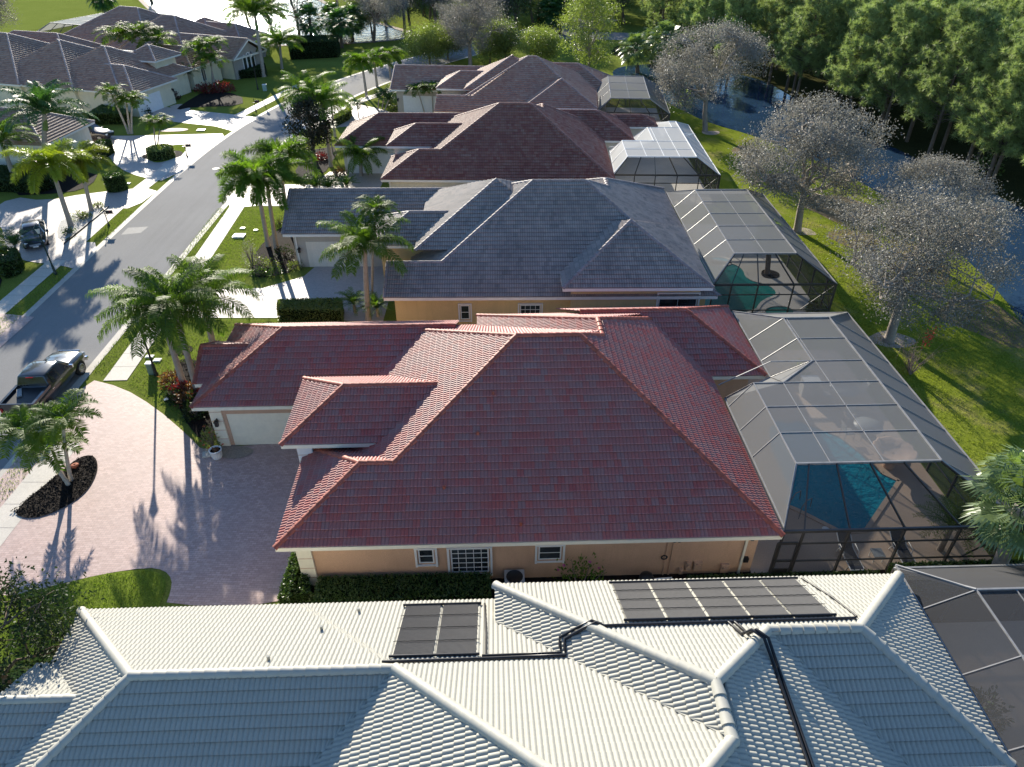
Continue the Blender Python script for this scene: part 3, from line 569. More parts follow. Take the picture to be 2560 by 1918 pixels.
def arch(H, f, along, face, z0, w, h, mat, name, parent=None, rim=0.0, out=.03):
    b = MB(); sg = -1 if f in 'FL' else 1; n = 12
    pts = [(-w / 2, z0), (w / 2, z0)] + [(w / 2 * math.cos(math.pi * i / n), z0 + h - w / 2 + w / 2 * math.sin(math.pi * i / n)) for i in range(n + 1)]
    fc = face + sg * out
    P = (lambda a, z, c: (along + a, c, z)) if f in 'FB' else (lambda a, z, c: (c, along + a, z))
    if f in 'FR' and f == 'F' or f == 'R': pass
    k = len(pts); fr = [P(a, z, fc) for a, z in pts]; bk = [P(a, z, fc - sg * .05) for a, z in pts]
    b.add(fr + bk, [[i, (i + 1) % k, k + (i + 1) % k, k + i] for i in range(k)]); b.add(fr, [list(range(k)) if f in 'FR' else list(range(k))[::-1]])
    return H.part(name, b, mat, parent)
arch(H, 'R', 87.7, -74.5, .0, 2.6, 4.0, M['white_paint'], 'entry_arch'); arch(H, 'R', 87.7, -74.5, .0, 2.0, 3.6, M['tan'], 'entry_recess', out=.05); w_ = arch(H, 'R', 93.7, -73.6, .7, .95, 1.9, M['white_paint'], 'arched_window'); arch(H, 'R', 93.7, -73.6, .78, .75, 1.72, M['glass'], 'pane', w_, out=.04)
# --- taupe house behind it
H = House('taupe_house', 'taupe house with three tall arched windows in its gable', -21, (-92, 99), M['brown_tile'], M['brown_cap'], M['taupe'], M['trim'], 3)
BH = H
H.block(-100, -79.2, 91.1, 99.2, 3, 'u', -94, 'gable', skip=('al', 'ah'), eave=(-98, -79.2, 91.1, 99.2)); H.block(-104, -88.2, 91.2, 106, 3.03, 'u', -98, 'hip', skip=('al', 'ah'), eave=(-102, -88.2, 91.2, 106))
H.block(-116, -95.2, 91.0, 108, 3.1, 'u', 'hip', 'hip'); H.block(-99.4, -94, 103.6, 109, 4.2, 'u', 'hip', 'hip'); H.block(-98, -85.8, 101.5, 109.5, 3, 'u', -96, 'hip', planes='FBR', skip=('al', 'ah'), eave=(-96, -85.8, 101.5, 109.5))
H.finish()
b = MB(); b.bar((-79.1, 91.05, 2.86), (-79.1, 95.15, 5.05), .1, .2); b.bar((-79.1, 99.25, 2.86), (-79.1, 95.15, 5.05), .1, .2); H.part('gable_trim', b, M['white_paint'])
for i in range(3):
    w_ = arch(H, 'R', 94.15 + .95 * i, -79.72, .75, .9, 2.3 + (.25 if i == 1 else 0), M['white_paint'], 'arched_window'); arch(H, 'R', 94.15 + .95 * i, -79.72, .85, .62, 2.05 + (.25 if i == 1 else 0), M['glass'], 'pane', w_, out=.04)
w_ = arch(H, 'R', 106.3, -94.55, 2.6, 1.2, 1.3, M['white_paint'], 'arched_window'); arch(H, 'R', 106.3, -94.55, 2.6, .85, 1.1, M['glass'], 'pane', w_, out=.04)
b = MB(); b.box((-89.5, 91.69, 1.4), (19, .1, 2.7)); H.part('side_wall', b, M['cream'])
# --- house at the left edge
H = House('ivory_house', 'ivory walled house at the left edge behind the palms', -6, (-62, 71), M['brown_tile'], M['brown_cap'], M['ivory'], M['trim'], 3)
H.block(-76, -54.4, 66.7, 75.5, 3, 'u', 'hip', 'hip'); H.finish()
# ------------------------------------------------------------------ ground, road, water
M['lawn'] = lawnmat('lawn_grass', [(.095, .125, .026), (.165, .2, .04), (.23, .25, .065)])
M['worn_lawn'] = lawnmat('worn_lawn', [(.098, .137, .014), (.167, .205, .025), (.225, .254, .039)], (.3, .24, .11)); M['bright_lawn'] = lawnmat('bright_lawn', [(.09, .13, .02), (.16, .21, .032), (.22, .26, .05)])
M['golf'] = lawnmat('golf_turf', [(.14, .18, .035), (.18, .22, .045), (.21, .245, .06)])
M['asphalt'] = paint('asphalt', (.25, .245, .238), .9, .1, .12, .08, fine=20, bmp=.2, streak=(1.1, .06, 1))
M['concrete'] = paint('concrete', (.58, .53, .46), .7, .12, .4, .3, fine=14)
M['kerb'] = paint('kerb_concrete', (.47, .43, .37), .7, .15, .8, .3, fine=18)
M['paver_pink'] = pavermat('pink_pavers', [(.403, .263, .230), (.582, .414, .370), (.370, .280, .258)], (.17, .12, .1), .23, .115, R(2))
M['paver_grey'] = pavermat('grey_pavers', [(.4, .35, .32), (.5, .43, .4), (.36, .33, .32)], (.24, .21, .2), .23, .115, R(3))
M['paver_tan'] = pavermat('tan_pavers', [(.46, .38, .33), (.55, .46, .4), (.4, .35, .32)], (.28, .24, .2), .25, .12, R(30))
M['mulch'] = paint('dark_mulch', (.02, .016, .014), .95, .5, 6, .1, fine=30, bmp=.9)
M['pebbles'] = paint('white_pebbles', (.45, .44, .43), .8, .3, 12, .3, fine=40, bmp=.8)
M['deck'] = paint('pool_deck', (.52, .4, .31), .75, .1, .6, .3, fine=20); M['deck_grey'] = paint('pale_pool_deck', (.55, .52, .47), .75, .1, .6, .3, fine=20)
M['pond'] = watermat('pond_water', (.022, .05, .095), .04, .7, .25, .12)
M['lake'] = watermat('lake_water', (.02, .03, .03), .12, .9, .9, .25)
M['pool'] = watermat('pool_water', (.01, .30, .42), .05, 2.6, 1.0, .2); M['pool_green'] = watermat('green_pool_water', (.012, .19, .17), .05, 1.6, .4, .06)
def sheet(name, pts, z, mat, kind='structure'):
    b = MB(); b.poly([(p[0], p[1], z) for p in pts]); me = b.mesh(name, mat)
    if len(me.polygons) and me.polygons[0].normal.z < 0: me.flip_normals()
    o = bpy.data.objects.new(name, me); COL.objects.link(o); return tag(o, kind=kind)
def strip(name, L, Rr, z, mat, kind='structure'):
    b = MB(); n = len(L)
    b.add([(p[0], p[1], z) for p in L] + [(p[0], p[1], z) for p in Rr], [[i, n + i, n + i + 1, i + 1] for i in range(n - 1)]); return tag(obj(name, b, mat), kind=kind)
def smooth(pts, k=3):
    pts = [np.array(p, float) for p in pts]
    for _ in range(k):
        q = [pts[0]]
        for a, b in zip(pts[:-1], pts[1:]): q += [a * .75 + b * .25, a * .25 + b * .75]
        pts = q + [pts[-1]]
    return pts
def closed(pts, k=2):
    pts = [np.array(p, float) for p in pts]
    for _ in range(k):
        q = []
        for i in range(len(pts)): a, b = pts[i], pts[(i + 1) % len(pts)]; q += [a * .75 + b * .25, a * .25 + b * .75]
        pts = q
    return pts
def offset(pts, d):
    out = []
    for i in range(len(pts)):
        t = pts[min(i + 1, len(pts) - 1)] - pts[max(i - 1, 0)]; t = t / np.linalg.norm(t); out.append(pts[i] + d * np.array([t[1], -t[0]]))
    return out
sheet('ground', [(-700, -80), (700, -80), (700, 900), (-700, 900)], 0, M['lawn'])
sheet('golf_course', closed([(-400, 152), (-104, 150), (-93, 160), (-88, 178), (-86, 190), (-100, 205), (-120, 260), (-400, 320)]), .02, M['golf'])
sheet('lawn', [(22.6, 20), (34, 20), (37, 48), (37, 68), (28.5, 88), (20, 104), (11.5, 102), (12, 84), (18.5, 82), (18.5, 61), (22.4, 60)], .006, M['worn_lawn'])
ROADC = smooth([(-29.6, -40), (-29.9, 30), (-30.6, 60), (-30.7, 80), (-28.6, 96), (-24.6, 109), (-18, 122), (-6, 140), (6, 156), (20, 172)], 3)
RW = 3.55
strip('road', offset(ROADC, -RW), offset(ROADC, RW), .012, M['asphalt'])
for sgn, nm in ((1, 'gutter'), (-1, 'gutter')):
    a, c = offset(ROADC, sgn * RW), offset(ROADC, sgn * (RW + .5))
    strip(nm, a if sgn < 0 else a, c, .02, M['kerb'])
strip('road', [(-8, 150), (40, 144), (120, 143)], [(-8, 158), (40, 152), (120, 150)], .008, M['asphalt'])
b = MB(); b.lathe([(.001, .018), (.38, .018)], (*G(540, 422)[:2], 0), 20); o_ = tag(obj('manhole_cover', b, M['kerb']), 'pale round manhole cover set in the road', 'manhole cover')
sheet('road_patch', [G(302, 588)[:2], G(352, 583)[:2], G(372, 567)[:2], G(320, 570)[:2]], .016, paint('asphalt_patch', (.2, .2, .2), .8, .1))
# sidewalks with joints
def sidewalk(L0, L1, w, n):
    L0, L1 = np.array(L0), np.array(L1); d = (L1 - L0) / np.linalg.norm(L1 - L0); r = np.array([d[1], -d[0]]); ln = np.linalg.norm(L1 - L0); n = max(1, round(ln / 1.52)); b = MB()
    for i in range(n):
        a = L0 + d * (ln * i / n + .012); c = L0 + d * (ln * (i + 1) / n - .012)
        b.add([(*a, .03), (*(a + r * w), .03), (*(c + r * w), .03), (*c, .03)], [[0, 1, 2, 3]])
    tag(obj('sidewalk', b, M['concrete']), kind='structure')
sidewalk((-24.95, 14), (-24.85, 29.5), 1.45, 9); sidewalk((-24.9, 35.3), (-25.6, 52), 1.42, 9); sidewalk((-25.6, 52), (-26.3, 63.4), 1.4, 7)
sidewalk((-26.4, 69), (-25.6, 84), 1.4, 8); sidewalk((-22.4, 100), (-13.5, 117), 1.4, 8)
sidewalk((-37.0, 36), (-37.1, 52), 1.45, 8); sidewalk((-37.3, 55), (-37.5, 63.2), 1.5, 6); sidewalk((-37.4, 67), (-37.1, 75), 1.5, 5); sidewalk((-37.4, 75), (-37.0, 86), 1.4, 5); sidewalk((-35.8, 94.5), (-31.8, 112), 1.45, 9)
# drives (world points on the ground)
red_drive = closed([(-26.15, 35.6), (-23.4, 34.6), (-20.7, 32.7), (-17.9, 30.2), (-16.4, 28.7), (-14.0, 29.4), (-9.2, 29.6), (-9, 26), (-9.6, 20), (-9.6, 18.95), (-14.6, 18.9), (-14.65, 19.6), (-14.85, 20.3), (-15.4, 20.8), (-16.2, 20.95), (-18, 20.6), (-20, 19.9), (-22, 19), (-26.2, 17.5), (-26.2, 21), (-26.1, 28)], 1)
sheet('driveway', red_drive, .024, M['paver_pink'])
sheet('driveway', [(-27, 46.9), (-18.6, 47.3), (-16, 49.2), (-15.3, 51.6), (-9, 51.8), (-8.9, 42.3), (-16.2, 42.9), (-21.2, 42.9), (-27, 43.1)], .024, M['paver_grey'])
sheet('driveway', [(-27.8, 66.8), (-26.1, 63.0), (-23.9, 63.6), (-13, 63.4), (-13, 73), (-19, 73), (-20, 69.2), (-27.9, 69.4)], .024, M['paver_tan'])
sheet('driveway', closed([(-24.8, 98), (-22.6, 101), (-19.2, 99.0), (-15.6, 96), (-15, 92), (-21, 89), (-26.6, 88)], 1), .024, M['paver_tan'])
sheet('driveway', [(-47.3, 95.0), (-46.2, 98.6), (-43.0, 97.2), (-35.6, 94.8), (-32.2, 93.4), (-33.8, 87.6), (-36.6, 89.6), (-43.8, 92.0)], .024, M['paver_tan'])
sheet('driveway', closed([(-50, 85.5), (-44.2, 85.7), (-37, 86.3), (-33.9, 86.6), (-34.4, 81.5), (-34.6, 70), (-37.9, 71.3), (-41.4, 74.0), (-45, 79), (-50, 80)], 1), .024, M['paver_tan'])
sheet('driveway', closed([(-48, 66.0), (-44.3, 64.8), (-41.3, 66.8), (-34.6, 68.9), (-35.0, 62.9), (-37.4, 63.1), (-40.6, 60.9), (-39.0, 57.0), (-37.3, 55.6), (-34.3, 55.4), (-34.2, 50.4), (-35.3, 51.0), (-37.1, 51.4), (-39.5, 52.1), (-41.6, 54), (-45.3, 59.5), (-48, 61)], 1), .024, M['paver_grey'])
sheet('driveway', [(-37.5, 37), (-33.4, 37), (-33.3, 43.0), (-36, 43.5), (-37.5, 42)], .035, M['paver_pink'])
sheet('walkway', closed([(-46, 98.4), (-45.2, 100.3), (-43.4, 99.6), (-42.4, 97.2), (-43, 96.8)], 1), .028, M['paver_tan'])
# island, beds, lawns inside the drives
sheet('lawn', closed([(-39.9, 77.2), (-37.8, 75.4), (-36.2, 78.6), (-37.3, 82.2), (-39, 82.2), (-40.3, 79.8)], 2), .032, M['bright_lawn'])
sheet('lawn', closed([(-23.5, 20.5), (-22, 19.2), (-19.6, 20.0), (-17.8, 20.65), (-16.1, 20.85), (-15.3, 20.5), (-14.95, 20), (-14.8, 18.6), (-14.8, 16.5), (-24, 16)], 1), .036, M['bright_lawn'])
sheet('mulch_bed', closed([(-24.2, 24.2), (-23.3, 27.0), (-22.9, 28.3), (-22.2, 28.5), (-21.5, 27.6), (-21.2, 26.3), (-21.3, 25.3), (-22.0, 24.3), (-23.0, 23.8)], 2), .06, M['mulch'])
sheet('mulch_bed', closed([(-21.6, 37.8), (-19.8, 37.6), (-18.4, 36.2), (-16.0, 37.5), (-15.4, 33), (-15.4, 29.6), (-16.6, 29.3), (-18.6, 31.5), (-20, 34)], 2), .03, M['mulch'])
sheet('mulch_bed', closed([(-22.3, 39.2), (-20.9, 39.4), (-20.6, 38.3), (-22.2, 38.0)], 2), .034, M['mulch'])
sheet('mulch_bed', closed([(-20.0, 48.6), (-16.4, 50.2), (-16.4, 62), (-19, 62.4), (-21, 56), (-20.8, 51)], 1), .03, M['mulch'])
sheet('mulch_bed', closed([(-22.5, 71), (-19.4, 70.4), (-19.4, 82), (-23, 80)], 1), .03, M['mulch'])
sheet('mulch_bed', closed([(-40.9, 77.0), (-36.3, 77.1), (-36.6, 80), (-40.2, 80.2)], 2), .037, M['mulch'])
sheet('mulch_bed', closed([(-44.6, 99.6), (-44.2, 96.8), (-42.6, 98.6), (-36, 99), (-38, 105), (-44, 108)], 1), .034, M['mulch'])
sheet('mulch_bed', closed([(-49, 66), (-43, 66.9), (-41.8, 69), (-43, 73), (-50, 74)], 1), .034, M['mulch'])
sheet('mulch_bed', closed([(-43.5, 51), (-40.5, 50.5), (-38.3, 48), (-38.2, 45.5), (-41, 43.5), (-44, 45)], 1), .034, M['mulch'])
sheet('mulch_bed', [(-16.5, 16.5), (-16.5, 5), (-22, 4), (-22, 14)], .03, M['mulch'])
sheet('mulch_bed', [(-9.4, 18.9), (-9.2, 20.4), (12, 20.9), (26, 21.4), (26, 18.0), (14, 17.3)], .03, M['mulch'])
sheet('gravel_bed', closed([(-37.6, 63.0), (-37.5, 55.4), (-39.0, 56.8), (-40.5, 60.5), (-38.8, 62.8)], 1), .045, M['pebbles'])
sheet('gravel_bed', closed([(-15.9, 29.4), (-14.0, 29.1), (-13.7, 28.6), (-14.5, 28.1), (-15.6, 28.3)], 2), .05, paint('brown_pebbles', (.3, .25, .2), .8, .4, 14, .3, fine=40, bmp=.8))
sheet('gravel_bed', closed([(-42.9, 87.2), (-39.6, 87.4), (-39.2, 88.6), (-42, 88.9)], 2), .03, M['deck'])
b = MB()
for k in range(14):
    t = k / 13; b.box((-37.46 - .02 * k / 13, 55.4 + 7.6 * t, .07), (.08, .54, .1), R(.5))
tag(obj('garden_edging', b, M['black']), 'black edging strip between the white pebble bed and the sidewalk', 'edging')
# sandy bare patches under the silver trees and on the worn right lawn
M['sand'] = paint('bare_sand', (.36, .3, .25), .9, .25, 2, .1, fine=14, bmp=.4)
for (x, y, r_) in ((25.2, 40.0, 1.5), (25.2, 57.6, 1.3), (23.9, 87, 1.4), (25.6, 76.0, 1.2)):
    rr = random.Random(int(x * 10 + y)); sheet('sand_patch', closed([(x + r_ * (.7 + .6 * rr.random()) * math.cos(a), y + .7 * r_ * (.6 + .7 * rr.random()) * math.sin(a)) for a in [i * .785 for i in range(8)]], 2), .012, M['sand'])
M['litter'] = paint('leaf_litter', (.17, .13, .075), .95, .4, 1.5, .05, fine=12, bmp=.6)
for k, (x, y, r_) in enumerate(((30.5, 63, 3.6), (32.5, 52, 3.4), (28, 70, 2.6), (33, 43, 3.0), (26.5, 79, 2.4), (29, 56, 2.0))):
    rr = random.Random(k); sheet('leaf_litter', closed([(x + r_ * (.5 + .7 * rr.random()) * math.cos(a), y + r_ * 1.3 * (.5 + .7 * rr.random()) * math.sin(a)) for a in [i * .57 for i in range(11)]], 2), .01, M['litter'])
# ponds
M['forest_floor'] = lawnmat('forest_floor', [(.03, .035, .014), (.06, .06, .024), (.1, .09, .04)])
sheet('forest_floor', closed([(49, 20), (49, 52), (46, 66), (41.5, 86), (38.5, 104), (37, 116), (28, 128), (16, 130), (20, 146), (60, 142), (130, 138), (140, 60), (130, 0), (60, 0)], 2), .014, M['forest_floor'])
POND = closed([(34.3, 20), (34.5, 40), (36.4, 48), (36.6, 60), (35.6, 68), (33.6, 75), (29, 85.5), (24.5, 91), (22, 98), (20, 104), (15, 116), (17, 124), (26, 126), (38, 116), (39, 104), (42, 86), (47, 66), (49, 50), (50, 30)], 2)
sheet('pond_water', POND, .02, M['pond'])
LAKE = closed([(-20.5, 147.5), (-19.5, 153), (-28, 164), (-40, 182), (-56, 215), (-80, 235), (-112, 235), (-92, 200), (-76, 172), (-70, 152), (-58, 146), (-45, 141), (-32, 143)], 2)
sheet('lake_water', LAKE, .02, M['lake'])
b = MB(); P_ = offset(LAKE + [LAKE[0]], -.0); Q_ = offset(LAKE + [LAKE[0]], 1.2); n = len(P_)
strip('shore_bank', P_, Q_, .05, M['sand'])
# ------------------------------------------------------------------ screened pool cages
def cage(H, name, label, uL, zL, v0, v1, uR, ze, fu0, fu1, fv0, fv1, zt, bays, lons, screen=None, extra=None, front=None, left_poly=None, flat=None, posts=None, wall_v1=None, roofcol=None):
    """mansard screen enclosure in a house frame: eave rectangle, flat top rectangle, bays = cross beams, lons = long beams"""
    base = ((uL + uR) / 2, (v0 + v1) / 2); t = thing(name, label, 'pool cage', H.world(*base), H.yaw); off = np.array([*base, 0])
    scr, dk, rf, wf = MB(), MB(), MB(), MB()
    flat = flat or [[(fu0, fv0), (fu1, fv0), (fu1, fv1), (fu0, fv1)]]
    for p in flat: scr.poly([(*q, zt) for q in p])
    left = left_poly or [[(uL, v0, zL), (fu0, fv0, zt), (fu0, fv1, zt), (uL, v1, zL)]]
    for p in left: scr.poly(p)
    scr.poly([(uR, v0, ze), (uR, v1, ze), (fu1, fv1, zt), (fu1, fv0, zt)])
    fl0 = flat[0]
    dk.poly([(uL, v0, ze), (uR, v0, ze), (fu1, fv0, zt), (fu0, fv0, zt)]); scr.poly([(left[-1][0][0] if left_poly else uL, v1, ze), (uR, v1, ze), (fu1, fv1, zt), (flat[-1][0][0], fv1, zt)])
    dk.poly([(uL, v0, 0.05), (uR, v0, 0.05), (uR, v0, ze), (uL, v0, ze)]); dk.poly([(uR, v0, .05), (uR, v1, .05), (uR, v1, ze), (uR, v0, ze)]); dk.poly([(left[-1][0][0] if left_poly else uL, v1, .05), (uR, v1, .05), (uR, v1, ze), (uL, v1, ze)])
    B = .07
    for v in bays:                                   # cross beams over the top and down the right bevel
        a0 = fu0
        for p in flat:
            us = [q[0] for q in p if p[0][1] - .01 <= v <= p[2][1] + .01 or True]
        cand = [p for p in flat if min(q[1] for q in p) - .02 <= v <= max(q[1] for q in p) + .02]
        a0 = min(min(q[0] for q in p) for p in cand) if cand else fu0
        if len(cand) == 1 and len(flat) > 1 and cand[0] is flat[1]: a0 = 16.7
        rf.bar((a0, v, zt), (fu1, v, zt), .035, .06); rf.bar((fu1, v, zt), (uR, v, ze), .035, .06)
        lz = [p for p in left if min(q[1] for q in p) - .3 <= v <= max(q[1] for q in p) + .3]
        if lz and v > fv0 + .1: rf.bar((a0, v, zt), (lz[0][0][0], v, zL), .035, .05)
    for (u, va, vb) in lons: rf.bar((u, va, zt), (u, vb, zt), .035, .06)
    rf.bar((fu1, fv0, zt + .01), (fu1, fv1, zt + .01), .06, .12)
    for p in left:
        for i in range(len(p)): rf.bar(p[i], p[(i + 1) % len(p)], .05, .08)
    for p, q in (((uR, v0, ze), (fu1, fv0, zt)), ((uL, v0, ze), (fu0, fv0, zt)), ((uR, v1, ze), (fu1, fv1, zt)), ((fu0, fv0, zt), (fu1, fv0, zt)), ((flat[-1][0][0], fv1, zt), (fu1, fv1, zt)), ((left[-1][0][0], v1, ze), (flat[-1][0][0], fv1, zt)), ((uR, v0, ze), (uR, v1, ze)), ((left[-1][0][0], v1, ze), (uR, v1, ze))): rf.bar(p, q, .07, .12)
    wf.bar((uL, v0, ze), (uR, v0, ze), .09, .14)
    posts = posts or [uL + (uR - uL) * i / 5 for i in range(6)]
    top = lambda u: fu0 + (u - uL) / (uR - uL) * (fu1 - fu0)
    for u in posts:
        wf.bar((u, v0, 0), (u, v0, ze), B, B + .05); wf.bar((u, v0, ze), (top(u), fv0, zt), .05, .09)
    for z in (.85, ze - .75): wf.bar((uL, v0, z), (uR, v0, z), .05, .07)
    nb = len(bays)
    for v in list(bays) + [v0, v1]:
        wf.bar((uR, v, 0), (uR, v, ze), B + .05, B)
    for z in (.85,): wf.bar((uR, v0, z), (uR, v1, z), .05, .05)
    wf.bar((uR, v0, .9), (uR, v0 + (bays[1] - bays[0]) * .9, ze), .05, .05); wf.bar((uR - 2.0, v0, .9), (uR, v0, ze), .05, .05)
    for u in [left[-1][0][0] + (uR - left[-1][0][0]) * i / 4 for i in range(5)]: wf.bar((u, v1, 0), (u, v1, ze), B, B)
    obj('roof_frame', rf, roofcol or M['alu'], t, off); obj('wall_frame', wf, M['bronze'], t, off)  # roof beams in a paler metal than the wall frame
    obj('roof_screen', scr, screen or M['screen'], t, off); obj('wall_screen', dk, M['screen_shaded'], t, off)  # wall mesh is the same screen, its shade put into a darker colour
    return t, off
# red house cage with a notch round the lanai wing
zt = 4.4
rc, rco = cage(RH, 'pool_cage', 'large grey screened pool cage behind the red house with loungers inside', 12.0, 2.95, 20.2, 38.2, 22.3, 2.7, 13.0, 19.35, 22.5, 34.8, zt, [22.5, 24.6, 26.55, 28.5, 30.4, 32.6, 34.8], [(14.5, 22.5, 28.5), (16.85, 22.5, 34.8)],
     flat=[[(13.0, 22.5), (19.35, 22.5), (19.35, 28.5), (13.0, 28.5)], [(14.5, 28.5), (19.35, 28.5), (19.35, 30.4), (16.7, 30.4)], [(16.7, 30.4), (19.35, 30.4), (19.35, 34.8), (16.7, 34.8)]],
     left_poly=[[(12.0, 20.2, 2.95), (13.0, 22.5, zt), (13.0, 28.5, zt), (12.0, 29.2, 2.95)], [(12.0, 29.2, 2.95), (13.0, 28.5, zt), (14.5, 28.5, zt), (15.0, 31.0, 2.95)], [(15.0, 31.0, 2.95), (14.5, 28.5, zt), (16.7, 30.4, zt)], [(15.0, 31.0, 2.95), (16.7, 30.4, zt), (16.7, 34.8, zt), (15.0, 38.2, 2.95)]], posts=[12.05, 12.9, 14.85, 17.2, 19.6, 22.25])
dr = MB()
for p, q in (((11.9, 20.12, .1), (11.9, 20.12, 2.1)), ((12.75, 20.12, .1), (12.75, 20.12, 2.1)), ((11.9, 20.12, 2.1), (12.75, 20.12, 2.1)), ((11.9, 20.12, .15), (12.75, 20.12, .15)), ((11.9, 20.12, 1.0), (12.75, 20.12, 1.0))): dr.bar(p, q, .06, .06)
dr.box((12.33, 20.12, .3), (.7, .03, .36)); d_ = obj('screen_door', dr, M['bronze'], rc, rco)
# grey house cage
gc, gco = cage(GH, 'pool_cage', 'grey screened pool cage beside the grey tile roof with a green pool', 13.95, 3.0, 42.3, 59.0, 22.25, 2.8, 15.45, 19.6, 43.6, 55.5, 4.45, [43.6, 45.85, 48.25, 50.6, 52.95, 55.5], [(17.5, 43.6, 55.5)], posts=[14.0, 15.2, 17.0, 19.4, 22.2])
# dark red house cage: pale, freshly sunlit screen
dc, dco = cage(DH, 'pool_cage', 'bright white screened pool cage with a stepped roof behind the dark red house', 8.1, 3.0, 64.2, 80.5, 17.8, 2.8, 9.25, 15.5, 64.6, 76, 4.35, [66.85, 69.3, 71.7, 73.9], [(11.0, 64.6, 69.4), (12.6, 64.6, 73.9), (14.0, 64.6, 73.9)], screen=M['screen_white'],
     flat=[[(9.25, 64.6), (15.5, 64.6), (15.5, 69.4), (9.25, 69.4)], [(12.3, 69.4), (15.5, 69.4), (15.5, 73.9), (12.3, 73.9)], [(14.8, 73.9), (15.5, 73.9), (15.5, 76), (14.8, 76)]],
     left_poly=[[(8.1, 64.2, 3.0), (9.25, 64.6, 4.35), (9.25, 69.4, 4.35), (8.3, 70.6, 3)], [(8.3, 70.6, 3), (9.25, 69.4, 4.35), (12.3, 69.4, 4.35), (11.2, 71.9, 3)], [(11.2, 71.9, 3), (12.3, 69.4, 4.35), (12.3, 73.9, 4.35), (11.2, 75.2, 3)], [(14.2, 75.2, 3), (14.8, 73.9, 4.35), (14.8, 76, 4.35), (14.2, 80.5, 3)]], roofcol=M['white_paint'], posts=[8.15, 10, 11.9, 13.9, 15.9, 17.7])
fc, fco = cage(FH, 'pool_cage', 'dark screened pool cage farthest back beside the rust brown roof', 3.1, 3.0, 85.8, 99.5, 11.5, 2.8, 4.6, 9.0, 85.4, 96.5, 4.5, [89.2, 92.9], [(6.7, 85.4, 96.5)], posts=[3.2, 5.1, 7, 9.2, 11.4], screen=M['screen'])
wc, wco = cage(WH, 'pool_cage', 'grey screened pool cage at the bottom right corner beside the white roof', 15.2, 3.6, 4, 17.6, 27, 3.4, 16.8, 25, 5.5, 15.6, 4.6, [5.5, 8, 10.5, 13, 15.6], [(18.2, 5.5, 15.6), (20.6, 5.5, 15.6), (22.8, 5.5, 15.6)], screen=M['screen_grey'], posts=[15.3, 18, 21, 24, 27])
ac, aco = cage(BH, 'pool_cage', 'pale screened pool cage between the taupe house and the golf turf', -126, 3.0, 97, 112, -113, 2.8, -124, -115, 99, 110, 4.4, [99, 102.6, 106.3, 110], [(-119.5, 99, 110)], screen=M['screen_white'])
ec, eco = cage(BH, 'pool_cage', 'small low screened cage between the cream house and the taupe house', -100, 2.6, 84, 89.6, -88, 2.5, -99, -90, 85, 88.8, 3.4, [85, 87, 88.8], [(-94, 85, 88.8)], screen=M['screen_white'])
# ------------------------------------------------------------------ pools and decks
def loc_sheet(H, name, pts, z, mat, kind=None, sm=0, parent=None):
    if sm: pts = closed(pts, sm)
    b = MB(); b.poly([H.world(p[0], p[1], z) for p in pts]); me = b.mesh(name, mat)
    if me.polygons[0].normal.z < 0: me.flip_normals()
    o = bpy.data.objects.new(name, me); COL.objects.link(o)
    if kind: tag(o, kind=kind)
    return o
loc_sheet(RH, 'pool_deck', [(11.2, 20.25), (22.25, 20.25), (22.25, 38.1), (11.2, 38.1)], .05, M['deck'], 'structure')
loc_sheet(GH, 'pool_deck', [(13.2, 42.4), (22.2, 42.4), (22.2, 59), (13.2, 59)], .05, M['deck_grey'], 'structure')
loc_sheet(DH, 'pool_deck', [(7.4, 64.3), (17.7, 64.3), (17.7, 80), (7.4, 80)], .05, M['deck_grey'], 'structure'); loc_sheet(FH, 'pool_deck', [(3, 86), (11.4, 86), (11.4, 99), (3, 99)], .05, M['deck_grey'], 'structure')
loc_sheet(WH, 'pool_deck', [(14.5, 4.2), (26.9, 4.2), (26.9, 17.5), (14.5, 17.5)], .05, M['deck'], 'structure')
def pool(H, label, pts, mat, sm, cop):
    P_ = closed(pts, sm) if sm else [np.array(p, float) for p in pts]
    base = np.mean(P_, 0); t = thing('swimming_pool', label, 'swimming pool', H.world(*base), H.yaw); off = np.array([*base, 0])
    b = MB(); b.poly([(p[0], p[1], .058) for p in P_]); me = b.mesh('pool_water', mat, off)
    if me.polygons[0].normal.z < 0: me.flip_normals()
    obj('pool_water', me, None, t)
    b = MB(); n = len(P_); ctr = base
    for i in range(n):
        p, q = P_[i], P_[(i + 1) % n]; b.bar((*p, .07), (*q, .07), .22, .06)
    obj('coping', b, cop, t, off); return t, off
pp, po = pool(RH, 'turquoise swimming pool with angled corners inside the red house cage', [(14.0, 24.4), (14.65, 23.9), (16.1, 22.5), (17.3, 22.5), (20.5, 25.8), (19.9, 26.4), (19.8, 27.2), (18.9, 29.4), (17.7, 30.4), (17.1, 31.0), (16.6, 30.7), (16.0, 31.0), (15.2, 30.3), (14.7, 28.5), (14.6, 25.4)], M['pool'], 0, M['deck'])
b = MB()
for du in (0, .5): b.tube([(14.1 + du * .7, 23.9 - du, .05), (14.12 + du * .7, 23.95 - du, .75), (14.4 + du * .7, 24.2 - du, .95), (14.8 + du * .7, 24.5 - du, .8), (14.95 + du * .7, 24.65 - du, .1)], .025, 8)
obj('handrail', b, M['alu'], pp, po)
pool(GH, 'green free form swimming pool inside the grey house cage', [(14.1, 43.2), (17.6, 43.2), (18.6, 45.0), (20.3, 46.0), (19.9, 47.6), (18.5, 48.3), (18.8, 50.4), (17.6, 51.6), (14.2, 52.4), (13.8, 48)], M['pool_green'], 2, M['deck_grey'])
